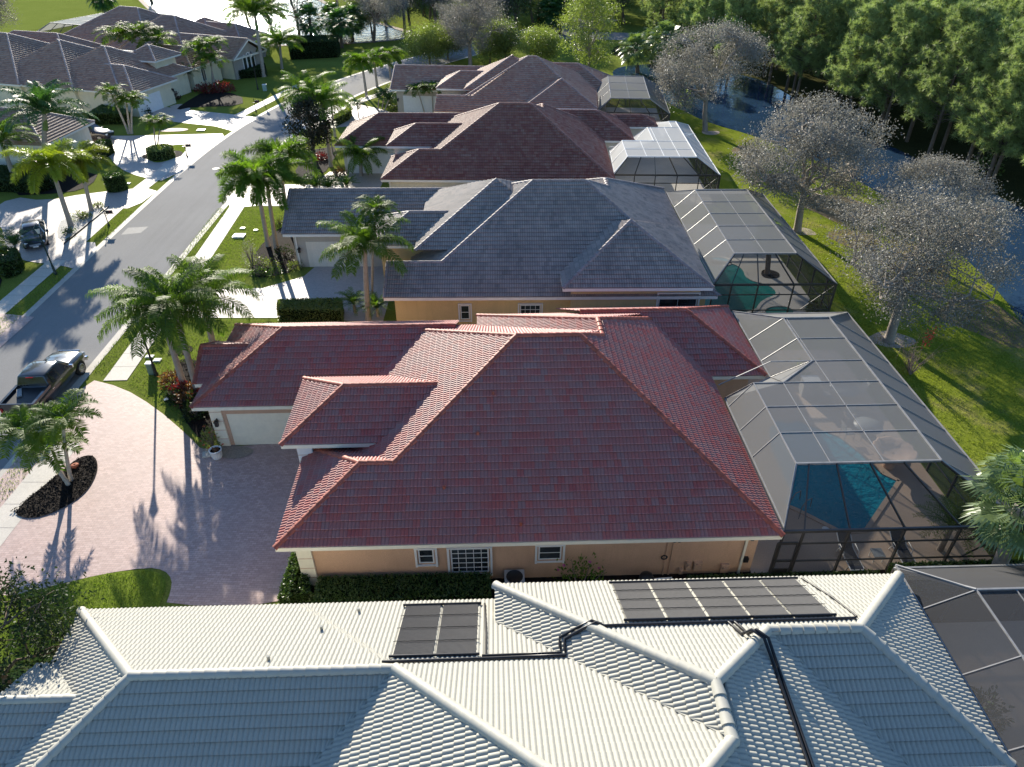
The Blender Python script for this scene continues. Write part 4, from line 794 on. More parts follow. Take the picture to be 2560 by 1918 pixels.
pool(GH, 'round spa at the front edge of the grey house pool', [(18.3, 42.8), (19.8, 42.6), (20.6, 43.4), (20.2, 44.3), (19.0, 44.3), (18.2, 43.7)], M['pool_green'], 2, M['deck_grey'])
pool(GH, 'small round spa at the back of the grey house pool', [(16.2, 50.9), (17.4, 50.6), (18.2, 51.4), (17.7, 52.4), (16.4, 52.4)], M['pool'], 2, M['deck_grey'])
# shell fountain
fx = thing('fountain', 'pink scallop shell fountain at the pool edge', 'fountain', RH.world(20.45, 26.9), RH.yaw); b = MB(); n = 28
prof = [(.28, 0), (.3, .35), (.22, .55), (.3, .7), (.75, .92), (1.0, 1.15), (.93, 1.17), (.6, 1.0), (.05, .95)]
v = []
for r_, z in prof:
    for j in range(n):
        a = 2 * math.pi * j / n; k = 1 + (.1 * abs(math.sin(5.5 * a)) if r_ > .5 else 0); v.append((r_ * k * math.cos(a), r_ * k * math.sin(a), z + (.07 * abs(math.sin(5.5 * a)) if r_ > .9 else 0)))
b.add(v, [[i * n + j, i * n + (j + 1) % n, (i + 1) * n + (j + 1) % n, (i + 1) * n + j] for i in range(len(prof) - 1) for j in range(n)], smooth=True)
obj('shell_bowl', b, paint('pink_stone', (.56, .38, .28), .7, .2), fx)
# ------------------------------------------------------------------ patio furniture
M['sling'] = paint('dark_sling', (.045, .05, .065), .8, .15); M['ltgrey'] = paint('light_table_top', (.25, .28, .3), .4, .1); M['stone'] = paint('counter_stone', (.5, .48, .45), .7, .1)
def lounger(H, u, v, rz, label, proto=[None]):
    if proto[0] is None:
        t = thing('sun_lounger', label, 'lounger', group='loungers by the red house pool'); f = MB()
        for x in (-.3, .3):
            f.tube([(x, -.95, .32), (x, .25, .36), (x, .95, .82)], .025, 8)
            for y in (-.75, .3): f.tube([(x, y, .34), (x * 1.05, y + .1, 0)], .022, 6)
            f.tube([(x * 1.1, -.2, .36), (x * 1.15, -.15, .58), (x * 1.15, .3, .6), (x * 1.1, .38, .42)], .02, 6)
        for y, z in ((-.95, .32), (.95, .82)): f.tube([(-.3, y, z), (.3, y, z)], .022, 6)
        obj('frame', f, M['white_paint'], t); s = MB(); s.add([(-.29, -.93, .34), (.29, -.93, .34), (.29, .25, .375), (-.29, .25, .375), (.29, .93, .82), (-.29, .93, .82)], [[0, 1, 2, 3], [3, 2, 4, 5]]); obj('sling', s, M['sling'], t); proto[0] = t
    else: t = dup(proto[0], (0, 0, 0), 0, label)
    t.location = H.world(u, v, .05); t.rotation_euler = (0, 0, H.yaw + rz); return t
lounger(RH, 15.75, 20.95, 0, 'charcoal sling lounger with white frame, left of the small pale table'); lounger(RH, 18.2, 21.0, 0, 'charcoal sling lounger with white frame, right of the small pale table')
t = thing('side_table', 'small pale side table between the two loungers', 'side table', RH.world(17.0, 20.85, .05), RH.yaw); b = MB(); b.box((0, 0, .42), (.5, .5, .04)); obj('table_top', b, M['ltgrey'], t); b = MB()
for x in (-.2, .2):
    for y in (-.2, .2): b.bar((x, y, 0), (x, y, .4), .03, .03)
obj('leg', b, M['white_paint'], t)
def patio_chair(H, u, v, rz, label, group, proto=[None]):
    if proto[0] is None:
        t = thing('patio_chair', label, 'chair', group=group); f = MB()
        for x in (-.28, .28):
            f.tube([(x, -.28, 0), (x, -.3, .62), (x, .25, .64)], .02, 6); f.tube([(x, .22, 0), (x, .2, .42), (x, .36, 1.0)], .02, 6); f.tube([(x, -.28, .42), (x, .22, .42)], .018, 6)
        f.tube([(-.28, .36, 1.0), (.28, .36, 1.0)], .02, 6); f.tube([(-.28, -.28, .42), (.28, -.28, .42)], .02, 6); obj('frame', f, M['alu'], t)
        s = MB(); s.box((0, -.03, .43), (.54, .5, .03)); obj('seat', s, M['stone'], t); s = MB(); s.add([(-.26, .22, .5), (.26, .22, .5), (.26, .35, .97), (-.26, .35, .97), (-.26, .24, .5), (.26, .24, .5), (.26, .37, .97), (-.26, .37, .97)], [[0, 1, 2, 3], [7, 6, 5, 4], [0, 3, 7, 4], [1, 5, 6, 2], [2, 6, 7, 3]]); obj('backrest', s, M['stone'], t); proto[0] = t
    else: t = dup(proto[0], (0, 0, 0), 0, label, group)
    t.location = H.world(u, v, .05); t.rotation_euler = (0, 0, H.yaw + rz); return t
def round_table(H, u, v, r, label):
    t = thing('patio_table', label, 'table', H.world(u, v, .05), H.yaw); b = MB(); b.lathe([(.001, .7), (r, .7), (r, .74), (.001, .74)], n=24); obj('table_top', b, M['ltgrey'], t)
    for k in range(4):
        a = k * 1.571 + .78; b = MB(); b.tube([(r * .75 * math.cos(a), r * .75 * math.sin(a), 0), (r * .6 * math.cos(a), r * .6 * math.sin(a), .7)], .025, 6); obj('leg', b, M['alu'], t)
round_table(RH, 20.3, 29.4, .75, 'round glass topped patio table near the screen wall of the red house cage')
for (u, v, a, l) in ((20.0, 30.6, 0, 'behind the glass table'), (19.2, 29.3, 1.6, 'left of the glass table'), (20.6, 28.4, 3.1, 'in front of the glass table, nearer the fountain')): patio_chair(RH, u, v, a, 'grey metal patio chair ' + l, 'patio chairs in the red house cage')
t = round_table(RH, 20.4, 32.8, .8, 'round patio table under the middle of the red house cage')
for (u, v, a, l) in ((19.3, 32.8, 1.6, 'left of the middle table'), (19.7, 31.9, 2.4, 'in front of the middle table'), (21.5, 33.1, -1.5, 'right of the middle table')): patio_chair(RH, u, v, a, 'white metal patio chair ' + l, 'patio chairs in the red house cage')
t = thing('outdoor_counter', 'pale stone grill counter standing beside the lanai wing', 'counter', RH.world(18.6, 33.4, .05), RH.yaw); b = MB(); b.box((0, 0, .5), (.9, .6, 1.0)); obj('cabinet', b, M['stone'], t); b = MB(); b.box((0, 0, 1.03), (1.0, .7, .06)); obj('counter_top', b, M['white_paint'], t)
b = MB(); b.lathe([(.001, .02), (.16, .02), (.18, 0)], n=16); o = obj('skimmer_lid', b, M['white_paint']); o.location = RH.world(15.5, 22.7, .055); tag(o, 'round white skimmer lid on the pool deck', 'lid')
t = thing('patio_bench', 'white bench seat inside the farthest dark pool cage', 'bench', FH.world(7.6, 88.5, .05), FH.yaw); b = MB(); b.box((0, 0, .45), (2.4, .6, .12)); obj('seat', b, M['white_paint'], t); b = MB(); b.box((0, .28, .75), (2.4, .1, .5)); obj('backrest', b, M['white_paint'], t)
# ------------------------------------------------------------------ solar pool heating on the white roof
def on_rear(u, v, ze, e, lift=.0): z = ze + T * (e - v); c = 1 / math.sqrt(1 + T * T); return (u, v + T * c * lift, z + c * lift)
M['solar'] = paint('black_rubber_mat', (.085, .085, .088), .55, .1, 8)
def solar(label, ua, ub, v_top, v_bot, ze, e):
    base = ((ua + ub) / 2, (v_top + v_bot) / 2, 0); t = bpy.data.objects.new('solar_panel', None); COL.objects.link(t); t.parent = WH.root; off = np.array([base[0], base[1], ze]); t.location = tuple(off - WH.base); t['label'] = label
    b = MB(); n = 36
    for i in range(n):
        x0 = ua + (ub - ua) * i / n; x1 = ua + (ub - ua) * (i + .82) / n; p = [on_rear(x0, v_bot, ze, e, .11), on_rear(x1, v_bot, ze, e, .11), on_rear(x1, v_top, ze, e, .11), on_rear(x0, v_top, ze, e, .11)]; xm = (x0 + x1) / 2
        m_ = [on_rear(xm, v_bot, ze, e, .135), on_rear(xm, v_top, ze, e, .135)]; b.add([p[0], m_[0], m_[1], p[3], p[1], p[2]], [[0, 1, 2, 3], [1, 4, 5, 2]])
    q = [on_rear(ua, v_bot, ze, e, .105), on_rear(ub, v_bot, ze, e, .105), on_rear(ub, v_top, ze, e, .105), on_rear(ua, v_top, ze, e, .105)]; b.add(q, [[0, 1, 2, 3]]); obj('mat', b, M['solar'], t, off)
    for v in (v_top, v_bot):
        b = MB(); b.tube([on_rear(ua - .12, v, ze, e, .13), on_rear(ub + .12, v, ze, e, .13)], .045, 8); obj('header_pipe', b, M['pipe'], t, off)
    for k in (1, 2, 3):
        b = MB(); v = v_bot + (v_top - v_bot) * k / 4; b.tube([on_rear(ua - .1 + (ub - ua + .2) * i / 12, v, ze, e, .15 + .01 * (i % 2)) for i in range(13)], .014, 5); obj('hold_down_strap', b, M['pipe'], t, off)
for i in range(2): solar('black solar mat on the lower white roof, ' + ('left' if i == 0 else 'right') + ' one of the pair', -3.36 + 1.36 * i, -2.1 + 1.36 * i, 13.26, 16.5, 3, 16.88)
names = ['leftmost of the row of five', 'second from left in the row of five', 'middle one of the row of five', 'fourth from left in the row of five', 'rightmost of the row of five']
for i in range(5): solar('black solar mat on the white roof, ' + names[i], 4.16 + 1.36 * i, 5.42 + 1.36 * i, 14.05, 16.66, 3.85, 16.9)
def pipe_run(label, pts, r=.05):
    b = MB(); b.tube(pts, r, 8); o = obj('solar_pipe', b, M['pipe'], WH.root, WH.base); return tag(o, label)
Rr_ = lambda u, v, l=.1: on_rear(u, v, 3, 16.88, l); Nr_ = lambda u, v, l=.1: on_rear(u, v, 3.85, 16.9, l)
def leftN(u, v, l=.12): z = 3.85 + T * (u + .08); return (u - .4 * l, v, z + .9 * l)
pipe_run('black pipe running along the foot of the two solar mats and over the valley', [Rr_(-3.65, 13.02), Rr_(-.2, 13.05), Rr_(2.1, 13.1), leftN(2.12, 13.35), leftN(2.15, 13.7), leftN(2.75, 13.85), (3.1, 13.9, 5.68), Nr_(3.35, 13.78), Nr_(4.2, 13.8), Nr_(11.5, 13.85)], .055)
pipe_run('second black pipe beside the valley pipe, ending at the two mats', [Rr_(-.55, 13.2), Rr_(1.95, 13.25), leftN(1.98, 13.5), leftN(2.0, 13.82), leftN(2.65, 13.98), (2.98, 14.02, 5.62), Nr_(3.3, 13.9)], .045)
pipe_run('grey pipe running straight up beside the pair of solar mats', [Rr_(-.5, 16.5), Rr_(-.42, 14.5), Rr_(-.42, 13.2)], .04)
pipe_run('thin black pipe sloping down past the end of the five solar mats', [Nr_(11.15, 16.7), Nr_(11.5, 15.2), Nr_(11.6, 13.95)], .035)
def rightM(u, v, l=.12): z = 3 + T * (13.5 - u); return (u + .4 * l, v, z + .9 * l)
for k, l in enumerate(('left', 'right')):
    d = .13 * k; pipe_run('black pipe crossing the hip and down the shaded slope, ' + l + ' of two', [Nr_(7.35 + .2 * k, 13.85), Nr_(7.5 + .2 * k, 13.1), (7.65 + .15 * k, 12.95, 6.45), (8.0 + d, 12.75, 6.3), rightM(8.1 + d, 12.1), rightM(8.05 + d, 10), rightM(7.95 + d, 6)], .05)
# ------------------------------------------------------------------ vegetation
RNG = np.random.default_rng(7)
M['palm_leaf'] = leafmat('palm_leaf', [(.056, .103, .018), (.106, .184, .026), (.196, .252, .030)], .5, .55, .5, spec=.2)
M['palm_dark'] = leafmat('dark_palm_leaf', [(.026, .069, .023), (.048, .116, .034), (.084, .158, .046)], .36, .45, .5, spec=.35)
M['palm_yellow'] = leafmat('yellow_palm_leaf', [(.11, .17, .02), (.22, .27, .03), (.36, .36, .05)], .42, .4, .5)
M['fan_leaf'] = leafmat('fan_palm_leaf', [(.09, .14, .05), (.15, .21, .085), (.23, .29, .14)], .3, .32, .5)
M['trunk_grey'] = paint('grey_palm_trunk', (.36, .31, .26), .85, .2, 4, .2, fine=14, bmp=.5); M['trunk_brown'] = paint('brown_bark', (.16, .12, .09), .9, .3, 3, .2, fine=10, bmp=.7)
M['trunk_pale'] = paint('pale_trunk', (.45, .4, .33), .85, .2, 4, .2, fine=16, bmp=.4); M['bark_grey'] = paint('grey_bark', (.28, .24, .2), .9, .25, 2, .2, fine=9, bmp=.7)
M['shaft'] = paint('green_crownshaft', (.14, .2, .05), .5, .2, 3)
M['silver_leaf'] = leafmat('silver_leaf', [(.139, .143, .123), (.228, .224, .203), (.327, .314, .299)], .3, .55, .4, (1.15, 1.1, .95), .35)
M['oak_leaf'] = leafmat('oak_leaf', [(.06, .095, .03), (.11, .155, .045), (.17, .22, .07)], .3, .45, .35); M['light_leaf'] = leafmat('light_green_leaf', [(.13, .17, .05), (.2, .25, .07), (.28, .33, .11)], .4, .45, .35)
M['dark_leaf'] = leafmat('dark_leaf', [(.02, .036, .016), (.036, .06, .022), (.06, .09, .032)], .2, .6, .6, spec=.2); M['bronze_leaf'] = leafmat('bronze_leaf', [(.012, .018, .009), (.022, .026, .013), (.06, .035, .018)], .12, .5, .6, spec=.3)
M['needle'] = leafmat('pine_needle', [(.172, .234, .089), (.292, .352, .141), (.446, .483, .224)], .3, .55, .25, (1.25, 1.4, .8), .3)
M['hedge_leaf'] = leafmat('hedge_leaf', [(.03, .06, .014), (.055, .1, .022), (.1, .15, .035)], .25, .45, .9); M['hedge_light'] = leafmat('pale_hedge_leaf', [(.09, .12, .03), (.15, .19, .05), (.22, .25, .08)], .3, .45, .9)
M['red_leaf'] = leafmat('red_leaf', [(.06, .012, .012), (.16, .02, .02), (.3, .05, .03)], .3, .4, 2, (1.6, .8, .6)); M['purple_leaf'] = leafmat('maroon_leaf', [(.02, .008, .01), (.05, .015, .018), (.1, .03, .03)], .2, .4, 2, (1.5, .8, .6))
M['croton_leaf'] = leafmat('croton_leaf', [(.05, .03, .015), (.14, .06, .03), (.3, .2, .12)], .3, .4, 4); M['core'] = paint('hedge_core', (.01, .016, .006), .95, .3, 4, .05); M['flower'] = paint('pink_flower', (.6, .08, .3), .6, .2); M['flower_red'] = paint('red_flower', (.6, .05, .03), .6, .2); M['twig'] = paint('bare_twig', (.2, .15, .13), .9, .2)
def unit(v): return v / np.maximum(np.linalg.norm(v, axis=-1, keepdims=True), 1e-9)
def leaves(mb, C, D, L, Wd, mi=0, rng=RNG, fold=0.0):
    """diamond leaves at centres C along D"""
    n = len(C); D = unit(D); s = unit(np.cross(D, unit(rng.normal(size=(n, 3))))); L = np.broadcast_to(L, (n,))[:, None]; Wd = np.broadcast_to(Wd, (n,))[:, None]
    v = np.stack([C - D * L / 2, C + s * Wd / 2, C + D * L / 2, C - s * Wd / 2], 1).reshape(-1, 3); mb.add(v, np.arange(4 * n).reshape(n, 4), mi)
def frond(mb, az, e0, e1, L, leaf, w, n, kind, rng, start=(0, 0, 0), mi=0):
    """one feather frond: a curved rib with leaflets on both sides (or all round for a foxtail)"""
    k = 14; t = np.linspace(0, 1, k); el = e0 + (e1 - e0) * t ** 1.15; h = np.array([math.cos(az), math.sin(az), 0])
    st = L / (k - 1); dirs = np.cos(el)[:, None] * h + np.sin(el)[:, None] * np.array([0, 0, 1.])
    P = np.concatenate([[np.zeros(3)], np.cumsum(dirs[:-1] * st, 0)]) + np.asarray(start)
    side = np.array([-math.sin(az), math.cos(az), 0])
    mb.tube(P[::2], list(np.linspace(.035, .008, len(P[::2])) * (L / 3) ** .5), 4, mi + 1, False)
    f = np.linspace(.14, .99, n); i = np.clip((f * (k - 1)).astype(int), 0, k - 2); fr = (f * (k - 1) - i)[:, None]; base = P[i] * (1 - fr) + P[i + 1] * fr; d = dirs[i]; up = np.cross(side[None], d); up *= np.sign(up[:, 2:3] + 1e-9) 
    ll = leaf * (.45 + .55 * np.sin(math.pi * (f * .86 + .1)))
    sets = ((1, -.3 if kind == 'queen' else .12), (-1, -.3 if kind == 'queen' else .12)) if kind != 'fox' else ((1, .1), (-1, .1), (.75, .75), (-.75, .75), (.8, -.6), (-.8, -.6))
    for sg, upk in sets:
        jit = rng.normal(scale=.16, size=(n, 3))
        v = unit(side * sg + d * .55 + up * (upk + .18) + jit); l = (ll * rng.uniform(.8, 1.1, n))[:, None]
        droop = {'queen': 1.25, 'royal': .6, 'adon': .25, 'fox': .3, 'date': .2}[kind]
        m = base + v * l * .55; tip = m + unit(v + np.array([0, 0, -1.]) * droop * 1.5) * l * .5; a = unit(np.cross(v, up + jit * .5)) * w / 2
        V = np.stack([base - a * .5, base + a * .5, m + a, m - a, tip], 1).reshape(-1, 3); o = np.arange(n)[:, None] * 5
        mb.add(V, np.concatenate([o + np.array([[0, 1, 2, 3]])]), mi); s_ = mb.n - len(V); mb.F.append((o + np.array([[3, 2, 4]]) + s_, mi, None, False))
CROWN = {}
def crown_mesh(kind, var):
    key = (kind, var)
    if key in CROWN: return CROWN[key]
    rng = np.random.default_rng(hash((len(kind), var, ord(kind[0]))) % 1000); b = MB()
    if kind == 'sabal' or kind == 'fan':
        n = 34; Rr = .85 if kind == 'sabal' else 1.0
        for i in range(n):
            az = i * 2.399 + rng.normal() * .2; el = R(85 - 150 * (i / n) ** .9); pl = (.85 if kind == 'sabal' else .95) * rng.uniform(.8, 1.15); d = np.array([math.cos(az) * math.cos(el), math.sin(az) * math.cos(el), math.sin(el)])
            tip = d * pl + np.array([0, 0, -.12 * pl]); b.tube([(0, 0, 0), d * pl * .5 + np.array([0, 0, .03]), tip], [.022, .018, .012], 4, 1, False)
            s = np.cross(d, (0, 0, 1.)); s /= max(np.linalg.norm(s), 1e-6); u = np.cross(s, d); m = 22; ang = np.linspace(-2.0, 2.0, m) ; vd = np.cos(ang)[:, None] * d + np.sin(ang)[:, None] * s + u * (.25 * np.abs(ang)[:, None] - .1)
            l = Rr * rng.uniform(.8, 1.1, m)[:, None] * (1 - .1 * np.abs(ang)[:, None]); w = .045; pr = unit(np.cross(vd, u)) * w; mid = tip + vd * l * .6; end = mid + unit(vd + np.array([0, 0, -.9])) * l * .45
            V = np.stack([np.repeat(tip[None], m, 0), mid + pr, end, mid - pr], 1).reshape(-1, 3); b.add(V, np.arange(4 * m).reshape(m, 4), 0)
    else:
        P = {'queen': (20, 3.8, .9, .03, 115, 72, -64), 'royal': (20, 4.3, .95, .045, 95, 75, -50), 'adon': (15, 1.85, .52, .036, 48, 50, -66), 'fox': (14, 2.6, .55, .03, 72, 54, -70), 'date': (26, 1.5, .28, .02, 26, 72, -35), 'cycad': (24, 1.1, .2, .022, 26, 55, -10)}[kind]
        n, L, leaf, w, nl, hi, lo = P; kk = {'cycad': 'date'}.get(kind, kind)
        for i in range(n):
            q = ((i + .5) / n); az = i * 2.399 + rng.normal() * .15; e0 = R(hi + 8 - (hi - 8) * q ** 1.1); e1 = R(hi - 60 + (lo - hi + 60) * min(1, q * 1.5)) if kind != 'cycad' else R(10 - 20 * q)
            frond(b, az, e0, e1, L * rng.uniform(.85, 1.1) * (1 - .15 * (q < .15)), leaf, w * 1.25, nl, kk, rng)
        if kind in ('queen', 'royal', 'fox', 'adon'): b.tube([(0, 0, -.1), (0, 0, L * .28)], [.08, .02], 6, 1)
    CROWN[key] = b; return b
CM = {}
def palm(kind, label, base, top, r0, r1, var=0, group=None, leaf='palm_leaf', trunk='trunk_grey', scale=1.0, rz=None, cat='palm tree', bulge=0.0, nparts=True):
    """base (x,y), top = where the fronds leave the trunk"""
    base = np.array([base[0], base[1], 0.]); top = np.array(top, float); t = thing('palm_tree', label, cat, tuple(base), 0, group); d = top - base
    pts = [d * s + np.array([d[0], d[1], 0]) * (.25 * (s * s - s)) for s in np.linspace(0, 1, 9)]; pts[0] = np.array([0, 0, -.15]); rad = [r0 + (r1 - r0) * s + bulge * math.sin(math.pi * s) + (.25 * r0 * max(0, 1 - s * 8)) for s in np.linspace(0, 1, 9)]
    sh = {'adon': .55, 'royal': 1.5, 'fox': .8}.get(kind, 0) * scale
    b = MB(); b.tube(pts, rad, 10); obj('trunk', b, M[trunk], t)
    if sh:
        b = MB(); u = d / np.linalg.norm(d); b.tube([d - u * sh, d - u * sh * .6, d], [r1 * 1.25, r1 * 1.2, r1 * .5], 9); obj('crownshaft', b, M['shaft'], t)
    key = (kind, var, leaf)
    if key not in CM: CM[key] = crown_mesh(kind, var).mesh('crown', [M[leaf], M['shaft'] if kind in ('adon', 'fox', 'royal') else M['palm_dark']])
    c = obj('crown', CM[key], None, t); c.location = tuple(d); c.scale = (scale,) * 3; c.rotation_euler = (random.Random(label + str(base[0])).uniform(-.1, .1), 0, rz if rz is not None else random.Random(str(base[0])).uniform(0, 6.28))
    if sum((kind, v) in CROWN for v in range(4)) > 99: pass
    return t
def gp(px, py): g = G(px, py); return (g[0], g[1])
def pal(kind, label, bpx, tpx, r0, r1, **kw):
    """trunk from ground pixel bpx to the frond base seen at tpx, standing at the depth of its foot"""
    b = gp(*bpx); return palm(kind, label, b, atY(tpx[0], tpx[1], b[1] + kw.pop('lean', 0)), r0, r1, **kw)
# near queen palms in front of the red house
qg = 'queen palms on the lawn before the red house'
pal('queen', 'drooping queen palm leaning left over the sidewalk, nearest the lamp post', (463, 972), (404, 790), .2, .13, var=0, group=qg); pal('queen', 'queen palm in the middle of the three beside the croton bed', (496, 984), (436, 775), .2, .13, var=1, group=qg); pal('queen', 'queen palm on open lawn nearest the red garage roof', (540, 893), (509, 752), .22, .15, var=2, group=qg)
ig = 'slender palms on the mulch island'
pal('adon', 'slender island palm leaning furthest left over the pickup', (174, 1214), (62, 1075), .1, .065, var=0, group=ig, leaf='palm_leaf', trunk='trunk_pale'); pal('adon', 'front island palm standing in the middle of the mulch', (163, 1203), (128, 1120), .09, .06, var=1, group=ig, trunk='trunk_pale'); pal('adon', 'island palm on the right with its crown nearest the pink drive', (178, 1203), (157, 1050), .1, .065, var=2, group=ig, trunk='trunk_pale')
fg = 'foxtail palms at the grey house drive'
pal('fox', 'bushy foxtail palm standing nearest the sidewalk by the grey garage', (671, 616), (640, 445), .19, .14, var=0, group=fg, scale=1.35); pal('fox', 'foxtail palm in the middle before the grey garage wall', (691, 620), (668, 462), .19, .14, var=1, group=fg, scale=1.3); pal('fox', 'foxtail palm rising behind the left end of the grey garage roof', (722, 570), (700, 400), .18, .13, var=2, group=fg, scale=1.35)
pal('queen', 'tall queen palm in front of the grey house overlapping its roof', (921, 800), (912, 620), .2, .14, var=3, scale=.95); pal('adon', 'bright small palm rising behind the queen palm over the grey roof', (930, 765), (939, 525), .1, .07, var=0, scale=.95)
for i, (p, w) in enumerate((((888, 782), 'left'), ((945, 792), 'right'))):
    b_ = gp(*p); palm('date', 'low feathery date palm under the queen palm, on its ' + w, b_, (*b_, .7), .12, .1, var=i, scale=1.0, group='low date palms by the grey garage', leaf='palm_leaf')
mg = 'palms at the drive of the dark red house'
pal('queen', 'broad queen palm with a bare ringed trunk beside the dark magnolia', (828, 417), (806, 258), .2, .14, var=1, group=mg, leaf='palm_leaf'); pal('queen', 'queen palm rising directly behind the dark magnolia', (785, 400), (766, 240), .2, .14, var=2, group=mg); pal('queen', 'yellow green queen palm over the trimmed hedge', (838, 342), (828, 262), .15, .11, var=3, group=mg, leaf='palm_yellow', scale=.75)
pal('date', 'thin dark palm between the magnolia and the dark red roof', (833, 385), (822, 322), .07, .06, var=1, scale=.9, leaf='palm_dark'); pal('queen', 'silvery queen palm standing before the dark red garage', (903, 440), (901, 392), .2, .16, var=0, scale=.85)
for i, (p, w) in enumerate((((823, 480), 'left'), ((868, 474), 'middle'), ((790, 478), 'far left'))):
    b_ = gp(*p); palm('cycad', 'low sago palm at the dark red garage drive, ' + w + ' one', b_, (*b_, .5), .18, .16, var=i, scale=1.25, group='sago palms at the drive')
tg = 'foxtail palms along the street beside the rust roof'
pal('fox', 'street foxtail palm with orange fruit, leftmost of three', (917, 244), (905, 160), .2, .14, var=0, group=tg, scale=1.15); pal('fox', 'street foxtail palm in the middle of three', (943, 217), (935, 152), .2, .14, var=1, group=tg, scale=1.15); pal('fox', 'street foxtail palm closest to the rust roof', (977, 198), (971, 142), .2, .14, var=2, group=tg, scale=1.15)
pg = 'pair of small palms before the far garage'
pal('adon', 'small palm before the white far garage door, left of the pair', (1062, 287), (1044, 226), .09, .06, var=0, group=pg, scale=1.05, trunk='trunk_pale'); pal('adon', 'small palm before the white far garage door, right of the pair', (1083, 285), (1080, 221), .09, .06, var=1, group=pg, scale=1.05, trunk='trunk_pale')
for i, (p, q, w) in enumerate((((945, 275), (948, 245), 'left'), ((955, 272), (962, 238), 'middle'), ((962, 278), (972, 250), 'right'))): pal('date', 'pygmy date palm at the corner of the far greige garage, ' + w + ' stem', p, q, .08, .07, var=i, scale=1.15, group='pygmy date palms at the far garage', leaf='palm_dark')
pal('adon', 'leaning thin palm on the far drive beside the trimmed hedge', (897, 295), (893, 262), .07, .05, var=2, scale=.9, leaf='palm_dark')
# left side of the street
pal('royal', 'big royal palm with long drooping fronds at the left edge', (118, 455), (112, 285), .26, .2, var=0, scale=1.05, leaf='palm_dark'); pal('fox', 'yellowing foxtail palm with a leaning trunk in the white pebble bed', (178, 566), (128, 415), .22, .15, var=0, scale=1.35, leaf='palm_yellow'); pal('fox', 'yellow tipped foxtail palm at the far end of the white pebble bed', (229, 528), (202, 405), .19, .13, var=1, scale=1.15, leaf='palm_yellow')
pal('royal', 'palm with pale grey trunk cut by the left picture edge', (40, 457), (4, 355), .24, .18, var=1, scale=.85, leaf='palm_leaf')
ag = 'triple palm before the cream house'
for i, (q, w) in enumerate((((277, 232), 'leaning left'), ((316, 254), 'upright middle'), ((331, 250), 'right hand'))): pal('adon', w + ' stem of the triple palm before the cream house garage', (322 + 4 * i, 335), q, .13, .08, var=i, group=ag, trunk='trunk_pale', scale=1.15)
for i, (q, w) in enumerate((((384, 306), 'left'), ((403, 308), 'right'))): pal('adon', 'small palm inside the round clipped hedge, ' + w + ' stem', (390 + 4 * i, 372), q, .09, .06, var=i, scale=.95, group='palms in the round hedge', leaf='palm_leaf')
for i, (x, q) in enumerate(((-67.0, (298, 92)), (-63.5, (345, 84)), (-60.0, (392, 104)))): palm('adon', ['bright palm between the cream and taupe roofs, left one', 'bright palm between the cream and taupe roofs, tallest middle one', 'bright palm between the cream and taupe roofs, right one'][i], (x, 113), atY(*q, 113), .13, .09, var=i, scale=2.0, group='palms between the two left houses')
for i, (p, q, w) in enumerate((((517, 216), (494, 122), 'left'), ((532, 214), (528, 112), 'middle'), ((563, 180), (567, 120), 'right'), ((540, 222), (524, 150), 'shortest'))): pal('adon', 'small palm before the gable of the taupe house, ' + w + ' one', p, q, .12, .08, var=i % 3, scale=1.5, group='palms before the taupe house')
pal('date', 'pygmy palm beside the cream house entry arch', (471, 226), (468, 184), .1, .09, var=0, scale=1.4, leaf='palm_dark')
rg = 'tall royal palms at the taupe house'
pal('royal', 'tall royal palm rising beside the three arched windows', (660, 192), (638, 40), .3, .2, var=2, group=rg, scale=1.25); pal('royal', 'tall royal palm standing behind the one at the arched windows', (692, 118), (668, 38), .3, .2, var=0, group=rg, scale=1.25); pal('queen', 'lower leafy palm beside the driveway of the taupe house', (705, 172), (700, 112), .22, .16, var=1, group=rg, scale=1.2); pal('royal', 'tall palm on the lake shore left of the arched windows', (640, 120), (612, 30), .28, .18, var=1, scale=1.2)
sg = 'sabal palms along the lake shore'
for i, (p, q) in enumerate((((782, 130), (774, 48)), ((836, 102), (830, 42)), ((855, 120), (848, 56)), ((881, 97), (880, 48)))): pal('sabal', ['thick sabal palm over the dark hedge, leftmost on the lake shore', 'sabal palm on the lake shore, second from left', 'sabal palm nearest the orange flower bed', 'sabal palm on the lake shore, rightmost'][i], p, q, .3, .28, var=i % 2, group=sg, scale=2.0, trunk='trunk_brown', leaf='palm_dark')
for i, (p, q) in enumerate((((1594, 182), (1589, 122)), ((1661, 190), (1664, 95)), ((1632, 160), (1630, 112)))): pal('sabal', ['sabal palm on the far pond bank, left one', 'taller sabal palm on the far pond bank, right one', 'short sabal palm between the two on the far bank'][i], p, q, .3, .26, var=i % 2, group='sabal palms on the far pond bank', scale=1.9, trunk='trunk_brown', leaf='fan_leaf')
for i, (p, q) in enumerate((((1388, 88), (1384, 28)), ((1400, 85), (1402, 20)), ((1372, 82), (1368, 34)))): pal('sabal', 'sabal palm by the stop sign at the crossing, ' + ['middle', 'right', 'left'][i] + ' one', p, q, .32, .28, var=i % 2, group='sabal palms at the street crossing', scale=2.2, trunk='trunk_brown', leaf='palm_dark')
pal('sabal', 'tall thin palm on the golf shore behind the taupe roof', (268, 45), (250, -14), .45, .35, var=0, scale=2.6, trunk='trunk_pale', leaf='palm_dark')
